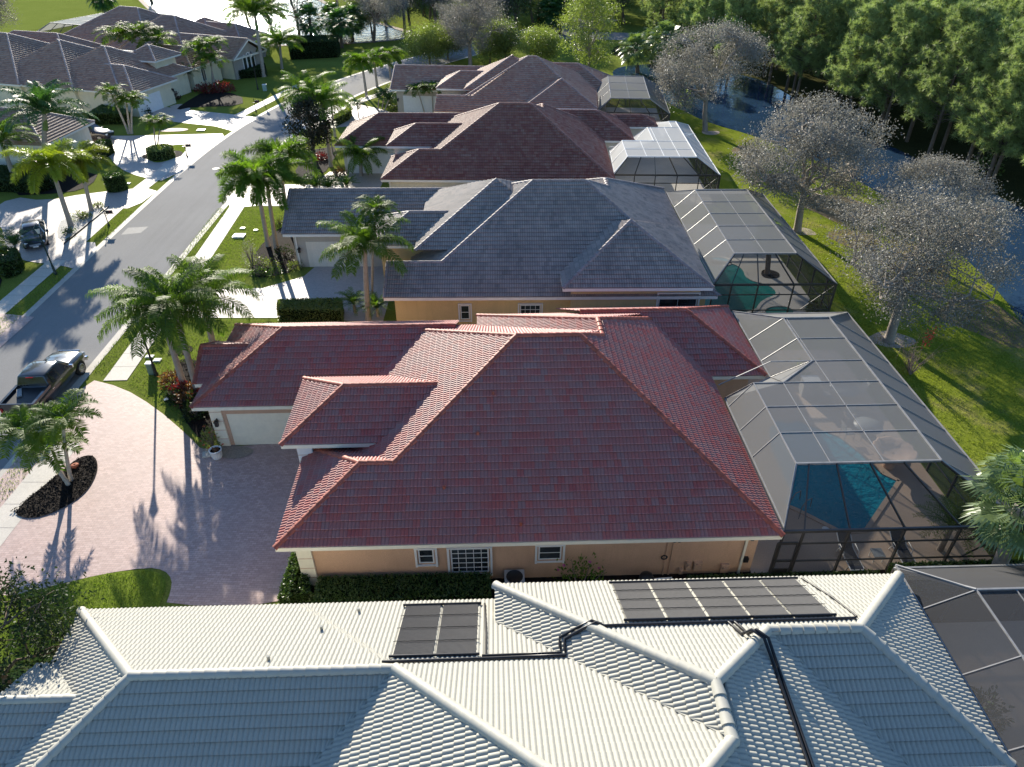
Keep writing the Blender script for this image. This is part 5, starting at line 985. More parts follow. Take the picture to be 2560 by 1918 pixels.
# right foreground fan palms
pal('fan', 'pale fan palm with a thick curved trunk at the right edge', (2478, 1462), (2552, 1265), .3, .22, var=0, scale=1.15, leaf='fan_leaf', trunk='trunk_grey', lean=-.6)
b_ = RH.world(22.9, 22.2); palm('fan', 'pale fan palm rising behind the cage corner at the right edge', (b_[0] + 1.2, b_[1]), atY(2545, 1200, b_[1] + .2), .25, .2, var=1, scale=1.0, leaf='fan_leaf')
b_ = RH.world(20.2, 21.3, 0); palm('date', 'bushy low palm inside the red house cage corner', b_[:2], (b_[0], b_[1], 1.5), .14, .12, var=2, scale=1.15, leaf='palm_leaf')
b_ = GH.world(20.3, 49.3, 0); palm('sabal', 'palm with brown trunk in the black planting ring of the grey cage', b_[:2], (b_[0] - .3, b_[1] + .5, 3.0), .2, .2, var=1, scale=.9, leaf='fan_leaf', trunk='trunk_brown')
sheet('mulch_bed', closed([GH.world(19.6, 48.7)[:2], GH.world(20.9, 48.4)[:2], GH.world(21.4, 49.6)[:2], GH.world(20.2, 50.3)[:2]], 2), .07, M['mulch'])
pal('date', 'dark feathery palm growing before the black sedan', (40, 655), (38, 612), .12, .1, var=0, scale=1.25, leaf='palm_dark')
for (x, y) in ((-40.5, 49.5), (-42.0, 46.0)): palm('royal', 'tall palm standing on the lawn just beyond the left picture edge', (x, y), (x - .4, y, 9.0), .25, .18, var=0, group='palms beyond the left picture edge', leaf='palm_dark')
palm('royal', 'tall palm standing on the lawn just beyond the left picture edge', (-44, 55), (-44.3, 55, 8.5), .25, .18, var=1, group='palms beyond the left picture edge', leaf='palm_dark')
# ------------------------------------------------------------------ broad leaved trees and pines
def tree_mesh(seed, h, cr, ch, trunk_r=.25, nlimb=6, leaf=.2, per=150, open_=.35, zc=.6, forks=3, mult=1):
    """tapered trunk with limbs that fork twice; leaf clusters at and along the twigs inside a crown of radius cr, height ch"""
    rng = np.random.default_rng(seed); w, lf = MB(), MB(); top = np.array([rng.normal() * .15, rng.normal() * .15, h * .36]); cen = np.array([0, 0, h - ch * .5])
    w.tube([(0, 0, -.2), (0, 0, .25), top * .5 + np.array([.06, 0, 0]), top], [trunk_r * 1.35, trunk_r, trunk_r * .85, trunk_r * .72], 9)
    ends = []
    def grow(p, r, tgt, depth):
        m = (p + tgt) / 2 + rng.normal(size=3) * np.linalg.norm(tgt - p) * .1 + np.array([0, 0, .08 * np.linalg.norm(tgt - p)]); w.tube([p, m, tgt], [r, r * .75, r * .45], 6 if depth < 2 else 4, 0, False)
        if depth >= 2: ends.append((m, tgt)); return
        for _ in range(forks):
            d = rng.normal(size=3); d /= np.linalg.norm(d); q = tgt + np.array([d[0] * cr * .42, d[1] * cr * .42, d[2] * ch * .26 + ch * .05])
            rel = (q - cen) / np.array([cr, cr, ch / 2]); n = np.linalg.norm(rel)
            if n > 1: q = cen + rel / n * rng.uniform(.85, 1) * np.array([cr, cr, ch / 2])
            grow(tgt, r * .5, q, depth + 1)
    for i in range(nlimb):
        a = 2 * math.pi * i / nlimb + rng.normal() * .3; rr = cr * rng.uniform(.25, .68); grow(top * rng.uniform(.8, 1), trunk_r * .5, cen + np.array([rr * math.cos(a), rr * math.sin(a), ch * rng.uniform(-.3, .28)]), 0)
    C, D = [], []
    for m, e in ends:
        k = int(per * rng.uniform(.55, 1.35)); t = rng.uniform(.1, 1.1, k)[:, None]; c = m * (1 - t) + e * t + rng.normal(size=(k, 3)) * np.array([1, 1, .75]) * cr * open_ * .36; C.append(c); D.append(rng.normal(size=(k, 3)) + np.array([0, 0, .2]))
    C, D = np.concatenate(C), np.concatenate(D); leaves(lf, C, D, leaf * rng.uniform(.6, 1.3, len(C)), leaf * .5 * rng.uniform(.7, 1.2, len(C)), 0, rng)
    return w, lf
TM = {}
def tree(name, label, xy, key, wood, leafm, scale=1.0, rz=0.0, group=None, cat='tree', lean=(0, 0), zs=1.0):
    if (key, wood, leafm) not in TM:
        w, lf = tree_mesh(*TREES[key][0], **TREES[key][1]); TM[(key, wood, leafm)] = (w.mesh('trunk', M[wood]), lf.mesh('crown', M[leafm]))
    t = thing(name, label, cat, (xy[0], xy[1], 0), rz, group); t.scale = (scale, scale, scale * zs); t.rotation_euler = (lean[0], lean[1], rz)
    obj('trunk', TM[(key, wood, leafm)][0], None, t); obj('crown', TM[(key, wood, leafm)][1], None, t); return t
TREES = {'silver_a': ((11, 9.5, 5.6, 7.0), dict(trunk_r=.3, nlimb=7, leaf=.155, per=330, open_=.24, forks=4)), 'silver_b': ((12, 10.5, 5.8, 7.6), dict(trunk_r=.32, nlimb=7, leaf=.155, per=330, open_=.24, forks=4)), 'silver_c': ((13, 9, 5.2, 7.2), dict(trunk_r=.26, nlimb=6, leaf=.155, per=320, open_=.25, forks=4)),
         'oak': ((21, 9, 4.6, 6.5), dict(trunk_r=.28, nlimb=7, leaf=.28, per=230, open_=.42)), 'bush_tree': ((22, 6.5, 4.0, 5.4), dict(trunk_r=.16, nlimb=8, leaf=.24, per=240, open_=.46)), 'bare': ((23, 9, 4.5, 7), dict(trunk_r=.2, nlimb=7, leaf=.14, per=60)),
         'magnolia': ((24, 6.6, 2.1, 5.4), dict(trunk_r=.13, nlimb=9, leaf=.26, per=60, open_=.4)), 'ficus': ((25, 7.2, 3.4, 6.4), dict(trunk_r=.2, nlimb=9, leaf=.2, per=170, open_=.42)), 'willow': ((26, 12, 5.2, 10), dict(trunk_r=.25, nlimb=9, leaf=.24, per=260, open_=.36))}
g_ = 'silver leaved trees along the pond lawn'
tree('silver_tree', 'silver leaved tree on the lawn nearest the camera, above the red flowering twig', gp(2221, 854), 'silver_b', 'bark_grey', 'silver_leaf', 1.0, .4, g_, lean=(0, -.04)); tree('silver_tree', 'silver leaved tree with a straight trunk beside the grey pool cage', gp(1992, 579), 'silver_a', 'bark_grey', 'silver_leaf', 1.12, 1.9, g_)
tree('silver_tree', 'silver leaved tree behind the bright white pool cage', gp(1762, 328), 'silver_c', 'bark_grey', 'silver_leaf', 1.25, 3.1, g_); tree('silver_tree', 'smaller silver tree on the pond bank left of the nearest one', (32.5, 52.5), 'silver_c', 'bark_grey', 'silver_leaf', .85, 5.0, g_)
tree('silver_tree', 'grey leaved tree rising behind the middle of the rust roof', gp(1176, 172), 'silver_b', 'bark_grey', 'silver_leaf', 1.05, .7); tree('willow_tree', 'tall pale green tree behind the right end of the rust roof', gp(1470, 195), 'willow', 'bark_grey', 'light_leaf', .95, .3); tree('oak_tree', 'dark branched tree beside the far street crossing', gp(1290, 80), 'oak', 'trunk_brown', 'oak_leaf', 1.3, 1.2)
bg_ = 'bushy light green trees behind the rust roof'
for (p, s, r_, l) in (((1075, 165), .95, .2, 'left one, next to the street palms'), ((1225, 158), .95, 1.4, 'middle one'), ((1350, 165), .85, 2.6, 'right one before the tall pale tree'), ((1120, 150), .8, 3.8, 'small one behind the left one'), ((1265, 150), .9, 5.1, 'one leaning on the middle one')): tree('bushy_tree', 'bushy green tree behind the rust roof, ' + l, gp(*p), 'bush_tree', 'trunk_brown', 'light_leaf' if r_ < 3 else 'oak_leaf', s, r_, bg_)
for (p, k, s, r_, l) in (((935, 106), 'silver_c', 1.25, .5, 'grey tree standing before the small pond'), ((1013, 92), 'bare', 1.5, 1.1, 'thin leaved tree at the right end of the small pond'), ((752, 108), 'bare', 1.35, 2.0, 'nearly bare tree behind the lake shore hedge'), ((965, 60), 'silver_b', 1.2, 2.5, 'grey tree on the far bank of the small pond'), ((1090, 75), 'silver_a', 1.3, .9, 'grey leaved tree left of the far crossing'), ((1060, 40), 'oak', 1.4, 2.8, 'dark tree at the top edge left of the crossing'), ((1190, 45), 'silver_c', 1.4, 4.4, 'pale tree at the top edge above the rust roof'), ((845, 30), 'oak', 1.2, .4, 'dark round tree far over the lake'), ((1480, 40), 'silver_b', 1.3, 4.0, 'pale tree at the top edge right of the crossing'), ((380, 8), 'oak', 1.3, 2.2, 'dark tree on the lake shore behind the taupe roof'), ((0, 130), 'silver_a', 1.3, 1.0, 'pale tree cut by the upper left edge'), ((1660, 60), 'oak', 1.5, 3.3, 'dark tree beyond the second street')):
    tree('shade_tree', l, gp(*p), k, 'trunk_brown', 'silver_leaf' if 'silver' in k else 'oak_leaf', s, r_)
tree('magnolia_tree', 'dark glossy magnolia beside the queen palm trunk', gp(790, 432), 'magnolia', 'trunk_brown', 'bronze_leaf', 1.12, .8); tree('ficus_tree', 'dark glossy tree filling the lower left corner', (-18.3, 14.6), 'ficus', 'trunk_brown', 'dark_leaf', .82, .5)
BM = {}
def bush(name, label, xy, r, h, leafm='hedge_leaf', n=420, leaf=.13, group=None, cat='shrub', flower=None, z0=0.0, stems=True, seed=None):
    key = (round(r, 2), round(h, 2), leafm, n, leaf, seed)
    t = thing(name, label, cat, (xy[0], xy[1], z0), 0, group)
    if key not in BM:
        rng = np.random.default_rng(abs(hash(key)) % 9999 if False else int(r * 1000 + h * 77 + n + (seed or 0)) % 9999); st = MB(); lf = MB()
        for i in range(9):
            a = i * .7; e = np.array([r * .75 * math.cos(a) * rng.uniform(.3, 1), r * .75 * math.sin(a) * rng.uniform(.3, 1), h * rng.uniform(.55, .95)]); st.tube([(0, 0, -.05), e * .5, e], [.03, .022, .01], 5, 0, False)
        d = unit(rng.normal(size=(n, 3))); d[:, 2] = np.abs(d[:, 2]); C = d * np.array([r, r, h]) * (rng.uniform(.25, 1.05, (n, 1)) ** .5) * (1 + .18 * np.sin(d[:, :1] * 7 + 1) * np.cos(d[:, 1:2] * 6)); leaves(lf, C, d + rng.normal(size=(n, 3)) * .6, leaf * rng.uniform(.7, 1.4, n), leaf * .5, 0, rng); BM[key] = (st.mesh('stem', M['twig']), lf.mesh('foliage', M[leafm]))
    obj('stem', BM[key][0], None, t); o = obj('foliage', BM[key][1], None, t); t.rotation_euler = (0, 0, random.Random(label).uniform(0, 6))
    if flower:
        rng = np.random.default_rng(3)
        for i in range(9):
            f = MB(); d = unit(rng.normal(size=3)); d[2] = abs(d[2]); c = d * np.array([r, r, h]) * .98
            for j in range(5): a = j * 1.257; f.add([c, c + np.array([.07 * math.cos(a), .07 * math.sin(a), .04]), c + np.array([.07 * math.cos(a + 1), .07 * math.sin(a + 1), .04])], [[0, 1, 2]])
            obj('flower', f, M[flower], t)
    return t
# far shrubbery along the pond and woods edge
PT = {}
def pine_mesh(seed, h, spread, dens=1.0):
    rng = np.random.default_rng(seed); w, nd = MB(), MB(); lean = rng.normal(size=2) * .5; tp = np.array([lean[0], lean[1], h]); w.tube([(0, 0, -.2), tp * .35, tp * .7, tp], [.24, .19, .12, .03], 8); C = []; nb = int(64 * dens)
    for i in range(nb):
        f = .26 + .72 * (i / nb); p = tp * f; az = i * 2.4 + rng.normal() * .4; L = spread * (1.0 - .72 * ((f - .26) / .72) ** 1.8) * rng.uniform(.6, 1.1); d = np.array([math.cos(az), math.sin(az), rng.uniform(.05, .5)]); m = p + d * L * .55; e = p + d * L + np.array([0, 0, L * .18]); w.tube([p, m, e], [.06, .045, .02], 4, 0, False)
        for j in range(rng.integers(8, 12)):
            t = rng.uniform(.35, 1.05); q = p + (e - p) * t + rng.normal(size=3) * np.array([.55, .55, .4]) * (.6 + .3 * L / spread); C.append(q)
    C = np.array(C); k = 70
    D = unit(rng.normal(size=(len(C), k, 3)) + np.array([0, 0, .55])); L = rng.uniform(.4, .75, (len(C), k))[..., None]; A = np.repeat(C[:, None], k, 1) + D * .05; s = unit(np.cross(D, rng.normal(size=D.shape))) * .028
    V = np.stack([A - s, A + s, A + D * L], 2).reshape(-1, 3); nd.add(V, np.arange(len(V)).reshape(-1, 3)); return w, nd
def pine(label, xy, var, scale, rz, group):
    if var not in PT:
        w, nd = pine_mesh(40 + var, 15.5 + var % 3, 4.3 + .5 * (var % 2)); PT[var] = (w.mesh('trunk', M['trunk_brown']), nd.mesh('crown', M['needle']))
    t = thing('pine_tree', label, 'pine tree', (xy[0], xy[1], 0), rz, group); t.scale = (scale,) * 3; obj('trunk', PT[var][0], None, t); obj('crown', PT[var][1], None, t)
pgp = 'pines of the grove beyond the pond'; rr = random.Random(5)
front = [((47.5, 58), .84, 'big yellow green pine at the right edge of the grove, nearest the camera'), ((44.5, 76), .9, 'tall pine in front of the grove left of the nearest one'), ((54, 66), .85, 'pine at the right edge behind the nearest one')]
for i, (xy, s, l) in enumerate(front): pine(l, xy, i % 3, s, i * 1.3, pgp)
k = 0
for (x, y) in ((42.5, 90), (40.5, 97), (38, 107), (46, 72), (49, 60), (52, 52), (58, 60), (62, 66), (47, 66.5), (50, 88), (46, 79), (55, 85), (44, 96), (53, 100), (60, 90), (47, 118), (39, 116), (56, 116), (64, 104), (70, 92), (29, 124), (45, 132), (34, 134), (57, 56), (46, 66), (41, 83), (49, 74), (56, 72), (45, 92), (39, 104), (33, 111), (48, 106), (65, 68), (41, 90), (36.5, 99), (47, 84), (52, 93), (44.5, 101), (58, 80), (62, 95), (50, 110), (38, 110), (31, 118), (57, 106), (66, 112), (43, 120), (35, 127), (51, 126), (61, 124), (72, 100), (26, 132), (42, 136), (56, 140), (70, 132), (66, 84), (80, 118), (33, 141), (49, 150), (74, 145), (60, 72), (86, 100)):
    pine('tall green pine standing among others in the grove beyond the pond', (x + rr.uniform(-1.5, 1.5), y + rr.uniform(-1.5, 1.5)), k % 3, rr.uniform(.76, .98), rr.uniform(0, 6.2), pgp); k += 1
for i in range(60):
    x, y = rr.uniform(47, 105), rr.uniform(52, 135); bush('undergrowth', 'low dark undergrowth shrub beneath the pines', (x, y), 1.9, 1.7, 'oak_leaf', 260, .34, 'undergrowth beneath the pines', seed=i % 3)
for i, (x, y, s) in enumerate(((92, 118, 1.3), (100, 128, 1.4), (88, 134, 1.2), (104, 112, 1.2), (76, 86, 1.0), (70, 74, 1.0), (110, 135, 1.4))): tree('scrub_tree', 'grey brown thicket tree behind the pines at the right edge', (x, y), 'silver_c' if i % 2 else 'bare', 'trunk_brown', 'silver_leaf', s, i * 1.1, 'thicket behind the pines')
for i in range(26):
    x = -26 + i * 4.2 + rr.uniform(-2, 2); y = 158 + rr.uniform(-5, 22) + (8 if 0 < x < 32 else 0); tree('far_tree', 'woodland tree in the dense band behind the rust roof', (x, y), ['bush_tree', 'oak', 'silver_c', 'oak', 'willow'][i % 5], 'trunk_brown', ['oak_leaf', 'oak_leaf', 'silver_leaf', 'light_leaf'][i % 4], rr.uniform(.9, 1.35), rr.uniform(0, 6), 'woodland band behind the rust roof')
for i in range(34):
    x = -30 + i * 5.6 + rr.uniform(-2, 2); y = 196 + rr.uniform(-6, 26); tree('far_tree', 'distant woodland tree along the top edge of the picture', (x, y), ['oak', 'silver_b', 'bush_tree', 'oak'][i % 4], 'trunk_brown', 'oak_leaf' if i % 3 else 'silver_leaf', rr.uniform(1.1, 1.7), rr.uniform(0, 6), 'distant woodland trees')
# ------------------------------------------------------------------ hedges, shrubs, flowers
def hedge(name, label, poly, h, leafm='hedge_leaf', dens=240, leaf=.11, group=None, top=None, cat='hedge', z0=0.0):
    """clipped hedge: solid core under a skin of small leaves"""
    P = np.array([p[:2] for p in poly], float); c = P.mean(0); rng = np.random.default_rng(int(abs(c[0] * 77 + c[1] * 13)) % 9999); t = thing(name, label, cat, (c[0], c[1], z0), 0, group); P = P - c
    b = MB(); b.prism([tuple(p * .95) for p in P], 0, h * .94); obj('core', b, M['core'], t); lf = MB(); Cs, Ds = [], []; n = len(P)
    ar = .5 * abs(sum(P[i][0] * P[(i + 1) % n][1] - P[(i + 1) % n][0] * P[i][1] for i in range(n)))
    for i in range(n):
        p, q = P[i], P[(i + 1) % n]; L = np.linalg.norm(q - p); k = int(L * h * dens * 1.1); t_ = rng.uniform(0, 1, k)[:, None]; xy = p * (1 - t_) + q * t_; nr = np.array([q[1] - p[1], p[0] - q[0]]); nr = nr / np.linalg.norm(nr); nr = nr if nr @ (p + q) > 0 else -nr
        Cs.append(np.concatenate([xy + nr * rng.normal(0, .035, (k, 1)), rng.uniform(.02, h, (k, 1))], 1)); Ds.append(rng.normal(size=(k, 3)) * .8 + np.array([*nr, .5]))
    k = int(ar * dens * 1.5); w = rng.dirichlet(np.ones(n), k) if n > 4 else rng.dirichlet(np.ones(n) * .7, k); xy = w @ P; xy = np.where(rng.uniform(size=(k, 1)) < .5, xy, xy * 1.0); bx = rng.uniform(P.min(0), P.max(0), (k * 2, 2))
    def inside(q):
        r = np.zeros(len(q), bool)
        for i in range(n):
            a, b_ = P[i], P[(i + 1) % n]; m = (a[1] > q[:, 1]) != (b_[1] > q[:, 1]); r ^= m & (q[:, 0] < (b_[0] - a[0]) * (q[:, 1] - a[1]) / (b_[1] - a[1] + 1e-12) + a[0])
        return r
    bx = bx[inside(bx)]; Cs.append(np.concatenate([bx, h + rng.normal(0, .045, (len(bx), 1))], 1)); Ds.append(rng.normal(size=(len(bx), 3)) + np.array([0, 0, .5]))
    C, D = np.concatenate(Cs), np.concatenate(Ds); leaves(lf, C, D, leaf * rng.uniform(.7, 1.3, len(C)), leaf * .6, 0, rng); obj('foliage', lf, M[leafm], t); return t
bush('twiggy_shrub', 'tall wispy shrub on the lawn before the grey garage', gp(632, 668), .75, 2.4, 'silver_leaf', 900, .08)
W = RH.world
hedge('hedge', 'dark clipped hedge along the foot of the peach side wall', [W(-7.6, 18.75), W(-.3, 18.9), W(-.3, 20.1), W(-7.6, 20.1)], .75); hedge('hedge', 'narrow clipped hedge at the corner of the pink drive', [W(-9.0, 18.9), W(-8.55, 18.9), W(-8.45, 21.3), W(-8.95, 21.3)], .95); hedge('hedge', 'second narrow hedge close to the quoined corner', [W(-8.38, 19.2), W(-7.8, 19.2), W(-8.05, 20.05), W(-8.3, 21.0)], .8)
hedge('hedge', 'leafy hedge outside the red house pool cage', [W(17.0, 18.4), W(24.2, 18.8), W(24.2, 19.95), W(17.0, 19.9)], .9, 'hedge_leaf', 260, .13); hedge('hedge', 'low ragged hedge between the peach wall and the white roof', [W(8.2, 19.2), W(16.6, 19.3), W(16.6, 19.9), W(8.2, 19.9)], .45)
hedge('hedge', 'sunlit clipped hedge at the grey pavers behind the red garage', [gp(698, 802)[:2], gp(858, 806), gp(858, 773), gp(700, 776)], .9, 'hedge_light', 220, .12)
ring = closed([(1.45 * math.cos(a), 1.45 * math.sin(a)) for a in [i * .785 for i in range(8)]], 1); rc_ = gp(402, 396); hedge('round_hedge', 'round clipped hedge ring on the paved island', [(rc_[0] + p[0], rc_[1] + .3 + p[1]) for p in ring], 1.05, 'hedge_light', 160, .14)
c_ = gp(290, 478); hedge('clipped_shrub', 'clipped drum shaped shrub at the street corner of the lawn', [(c_[0] + .95 * math.cos(i * .524), c_[1] + .4 + .95 * math.sin(i * .524)) for i in range(12)], 1.5, 'hedge_leaf', 200, .13, cat='shrub')
hedge('hedge', 'dark hedge along the cream garage wall', [gp(262, 288), gp(322, 300), gp(335, 312), gp(225, 312)], 1.3, dens=90, leaf=.2); hedge('hedge', 'dark square hedge behind the palms at the lake shore', [gp(728, 150), gp(846, 144), gp(850, 128), gp(728, 132)], 2.6, 'dark_leaf', 60, .3); hedge('hedge', 'dark clipped hedge under the three arched windows', [gp(600, 198), gp(668, 192), gp(664, 176), gp(604, 182)], 1.1, 'dark_leaf', 80, .22)
hedge('hedge', 'dark hedge under the ivory wall at the left edge', [(-60, 72), (-47, 71.4), (-45, 68), (-46, 66.9), (-60, 67.8)], 1.1, 'dark_leaf', 90, .2); hedge('hedge', 'clipped hedge block beside the ivory house and the white drive', [(-45.6, 79.5), (-44.2, 79.4), (-44.4, 76.5), (-45.8, 76.5)], 1.4, dens=120, leaf=.16)
hedge('hedge', 'curved two toned hedge at the far tan drive', [gp(840, 318), gp(874, 300), gp(880, 288), gp(866, 292), gp(836, 308)], 1.0, 'hedge_light', 110, .18); hedge('hedge', 'rounded dark hedge mound at the left street corner', closed([gp(5, 700), gp(50, 690), gp(66, 664), gp(40, 652), gp(4, 664)], 1), 1.3, 'hedge_leaf', 160, .15)
bush('flowering_shrub', 'green shrub with pink flowers against the peach wall', W(3.5, 19.3), 1.35, 2.1, 'palm_leaf', 650, .15, flower='flower', cat='flowering shrub'); bush('potted_plant', 'green potted shrub with red flowers beside the garage pillar', W(-15.1, 29.55), .55, 1.55, 'hedge_light', 420, .14, flower='flower_red', cat='plant')
cg = 'crotons in the bed under the queen palms'
for i, (p, r_, m_) in enumerate((((432, 960), .75, 'croton_leaf'), ((452, 985), .7, 'red_leaf'), ((470, 1008), .7, 'croton_leaf'), ((440, 1000), .6, 'dark_leaf'), ((486, 1012), .65, 'dark_leaf'), ((490, 1040), .75, 'dark_leaf'), ((478, 985), .6, 'croton_leaf'), ((505, 1000), .6, 'red_leaf'))): bush('croton', ['orange edged croton furthest from the garage', 'reddish croton behind the spotlight', 'mottled croton beside the spotlight', 'dark leaved croton at the bed edge', 'dark leaved shrub before the garage corner', 'dark leaved shrub nearest the potted plant', 'mottled croton between the two palm trunks', 'pinkish croton under the garage eave'][i], gp(*p), r_, r_ * 1.25, m_, 300, .2, cg, seed=i)
sgp = 'shrubs of the bed at the grey garage'
for i, (p, r_, m_) in enumerate((((652, 668), .9, 'hedge_light'), ((682, 672), .8, 'hedge_light'), ((738, 672), .7, 'hedge_light'), ((712, 640), .9, 'dark_leaf'), ((700, 560), .7, 'hedge_light'), ((690, 690), .8, 'hedge_leaf'), ((648, 690), .7, 'hedge_leaf'))): bush('shrub', ['pale shrub nearest the bare twiggy tree', 'pale variegated shrub in the middle of the bed', 'pale shrub against the white downspout', 'dark shrub beside the garage pillar', 'yellow green shrub behind the foxtail trunks', 'green shrub at the lawn tip of the bed', 'green shrub at the front edge of the bed'][i], gp(*p), r_, r_, m_, 320, .14, sgp, seed=i)
rbg = 'plants in the white pebble bed'
for i, (p, r_) in enumerate((((202, 548), .95), ((174, 584), .65), ((245, 518), .65), ((215, 545), .6))): bush('shrub', ['largest rounded shrub in the white pebble bed', 'small spiky shrub at the near end of the white pebble bed', 'small leafy shrub at the far tip of the white pebble bed', 'small shrub beside the largest one in the pebble bed'][i], gp(*p), r_, r_ * .9, 'hedge_light' if i != 1 else 'hedge_leaf', 260, .14, rbg, seed=i)
mg2 = 'red and maroon plants before the two left houses'
for i, (p, r_, m_) in enumerate((((445, 226), 1.3, 'purple_leaf'), ((458, 215), 1.3, 'purple_leaf'), ((435, 248), 1.0, 'purple_leaf'), ((505, 230), 1.1, 'red_leaf'), ((525, 232), 1.2, 'red_leaf'), ((548, 230), 1.3, 'red_leaf'), ((570, 228), 1.2, 'red_leaf'), ((362, 286), 1.0, 'dark_leaf'))): bush('shrub', ['maroon shrub beside the entry walk of the cream house', 'tall maroon shrub behind the entry walk', 'low maroon plant at the garage corner', 'red leaved plant, left end of the red row', 'red leaved plant, second in the red row', 'bright red plant, third in the red row', 'red leaved plant, right end of the red row', 'spiky dark plant at the white garage door'][i], gp(*p), r_, r_ * 1.1, m_, 320, .24, mg2, seed=i)
og = 'plants under the magnolia and queen palms'
for i, (p, r_, m_) in enumerate((((775, 455), .9, 'hedge_leaf'), ((800, 460), .9, 'dark_leaf'), ((828, 455), .8, 'dark_leaf'), ((805, 398), .8, 'red_leaf'), ((850, 438), .8, 'croton_leaf'), ((975, 262), 1.0, 'hedge_light'), ((985, 275), .8, 'hedge_light'), ((858, 112), 1.4, 'croton_leaf'), ((872, 108), 1.3, 'croton_leaf'))): bush('shrub', ['green shrub below the magnolia', 'dark shrub at the foot of the queen palm', 'dark shrub right of the queen palm foot', 'red flowering plant behind the magnolia', 'mottled plant before the dark red garage', 'yellow green shrub at the far garage corner', 'small yellow green shrub under the far lantern', 'orange plant at the lake shore hedge', 'second orange plant at the lake shore hedge'][i], gp(*p), r_, r_, m_, 320, .18, og, seed=i)
for i, (p, r_, h_, m_, l) in enumerate((((1866, 392), 1.0, 1.8, 'dark_leaf', 'dark leafy shrub on the lawn behind the white pool cage'), ((1712, 262), 1.1, 2.0, 'light_leaf', 'light green shrub on the bank beside the farthest cage'), ((2030, 780), .5, 1.0, 'hedge_light', 'small pale plant inside the grey cage corner'), ((2050, 432), .9, 1.4, 'silver_leaf', 'low grey shrub beside the straight trunked tree'))): bush('shrub', l, gp(*p), r_, h_, m_, 420, .18)
b_ = RH.world(18.6, 35.0); bush('shrub', 'yellow green plant seen through the red house cage roof', b_, .7, 1.3, 'light_leaf', 320, .2)
for i in range(5): b_ = WH.world(17.5 + 1.8 * i, 13.5 - 1.5 * (i % 3)); bush('shrub', 'dark planting seen through the corner cage at the bottom right', b_, .9, 1.3, 'dark_leaf', 320, .2, 'plants inside the corner cage')
# twiggy crape myrtle with a red flower spike on the right lawn
t = thing('crape_myrtle', 'bare twiggy shrub with a red flower spike on the right lawn', 'shrub', (*gp(2275, 938), 0)); rng = np.random.default_rng(2); w = MB()
for i in range(26):
    a = rng.uniform(0, 6.28); l = rng.uniform(1.2, 3.2); e = np.array([math.cos(a) * l * .45, math.sin(a) * l * .3, l * .8]); w.tube([(0, 0, 0), e * .5 + rng.normal(size=3) * .1, e], [.025, .016, .006], 4, 0, False)
    for j in range(3): q = e * rng.uniform(.5, .9); w.tube([q, q + rng.normal(size=3) * .35 + np.array([0, 0, .25])], [.01, .004], 3, 0, False)
obj('stem', w, M['twig'], t); f = MB(); q = np.array([.35, .1, 2.75]); k = 90; C = q + rng.normal(size=(k, 3)) * np.array([.12, .1, .3]) + np.array([.25, 0, .3]) * rng.uniform(-1, 1, (k, 1)); leaves(f, C, rng.normal(size=(k, 3)), .12, .08); obj('flower', f, M['flower_red'], t)
# ------------------------------------------------------------------ vehicles
def carpaint(n, c):
    m, nt, p = newmat(n); p.inputs['Base Color'].default_value = (*c, 1); p.inputs['Metallic'].default_value = .35; p.inputs['Roughness'].default_value = .28; p.inputs['Coat Weight'].default_value = 1; p.inputs['Coat Roughness'].default_value = .06
    nt.links.new(ramp_of(nt, noise(nt, 2.5, 4), [(.3, [q * .85 for q in c]), (.7, [q * 1.25 + .003 for q in c])]), p.inputs['Base Color']); return m
M['truck_paint'] = carpaint('black_car_paint', (.022, .026, .03)); M['suv_paint'] = carpaint('dark_brown_car_paint', (.035, .03, .032)); M['sedan_paint'] = carpaint('dark_blue_car_paint', (.02, .024, .034))
M['tyre'] = paint('tyre_rubber', (.018, .018, .018), .85, .2, 8); M['rim'] = paint('rim_alloy', (.5, .5, .52), .3, .1, 5, metal=.9); M['chrome'] = paint('chrome', (.7, .7, .72), .15, .05, metal=1.0); M['car_glass'] = M['glass']; M['tail'] = paint('red_lens', (.35, .01, .012), .2, .1); M['lens'] = paint('clear_lens', (.6, .65, .7), .1, .1)
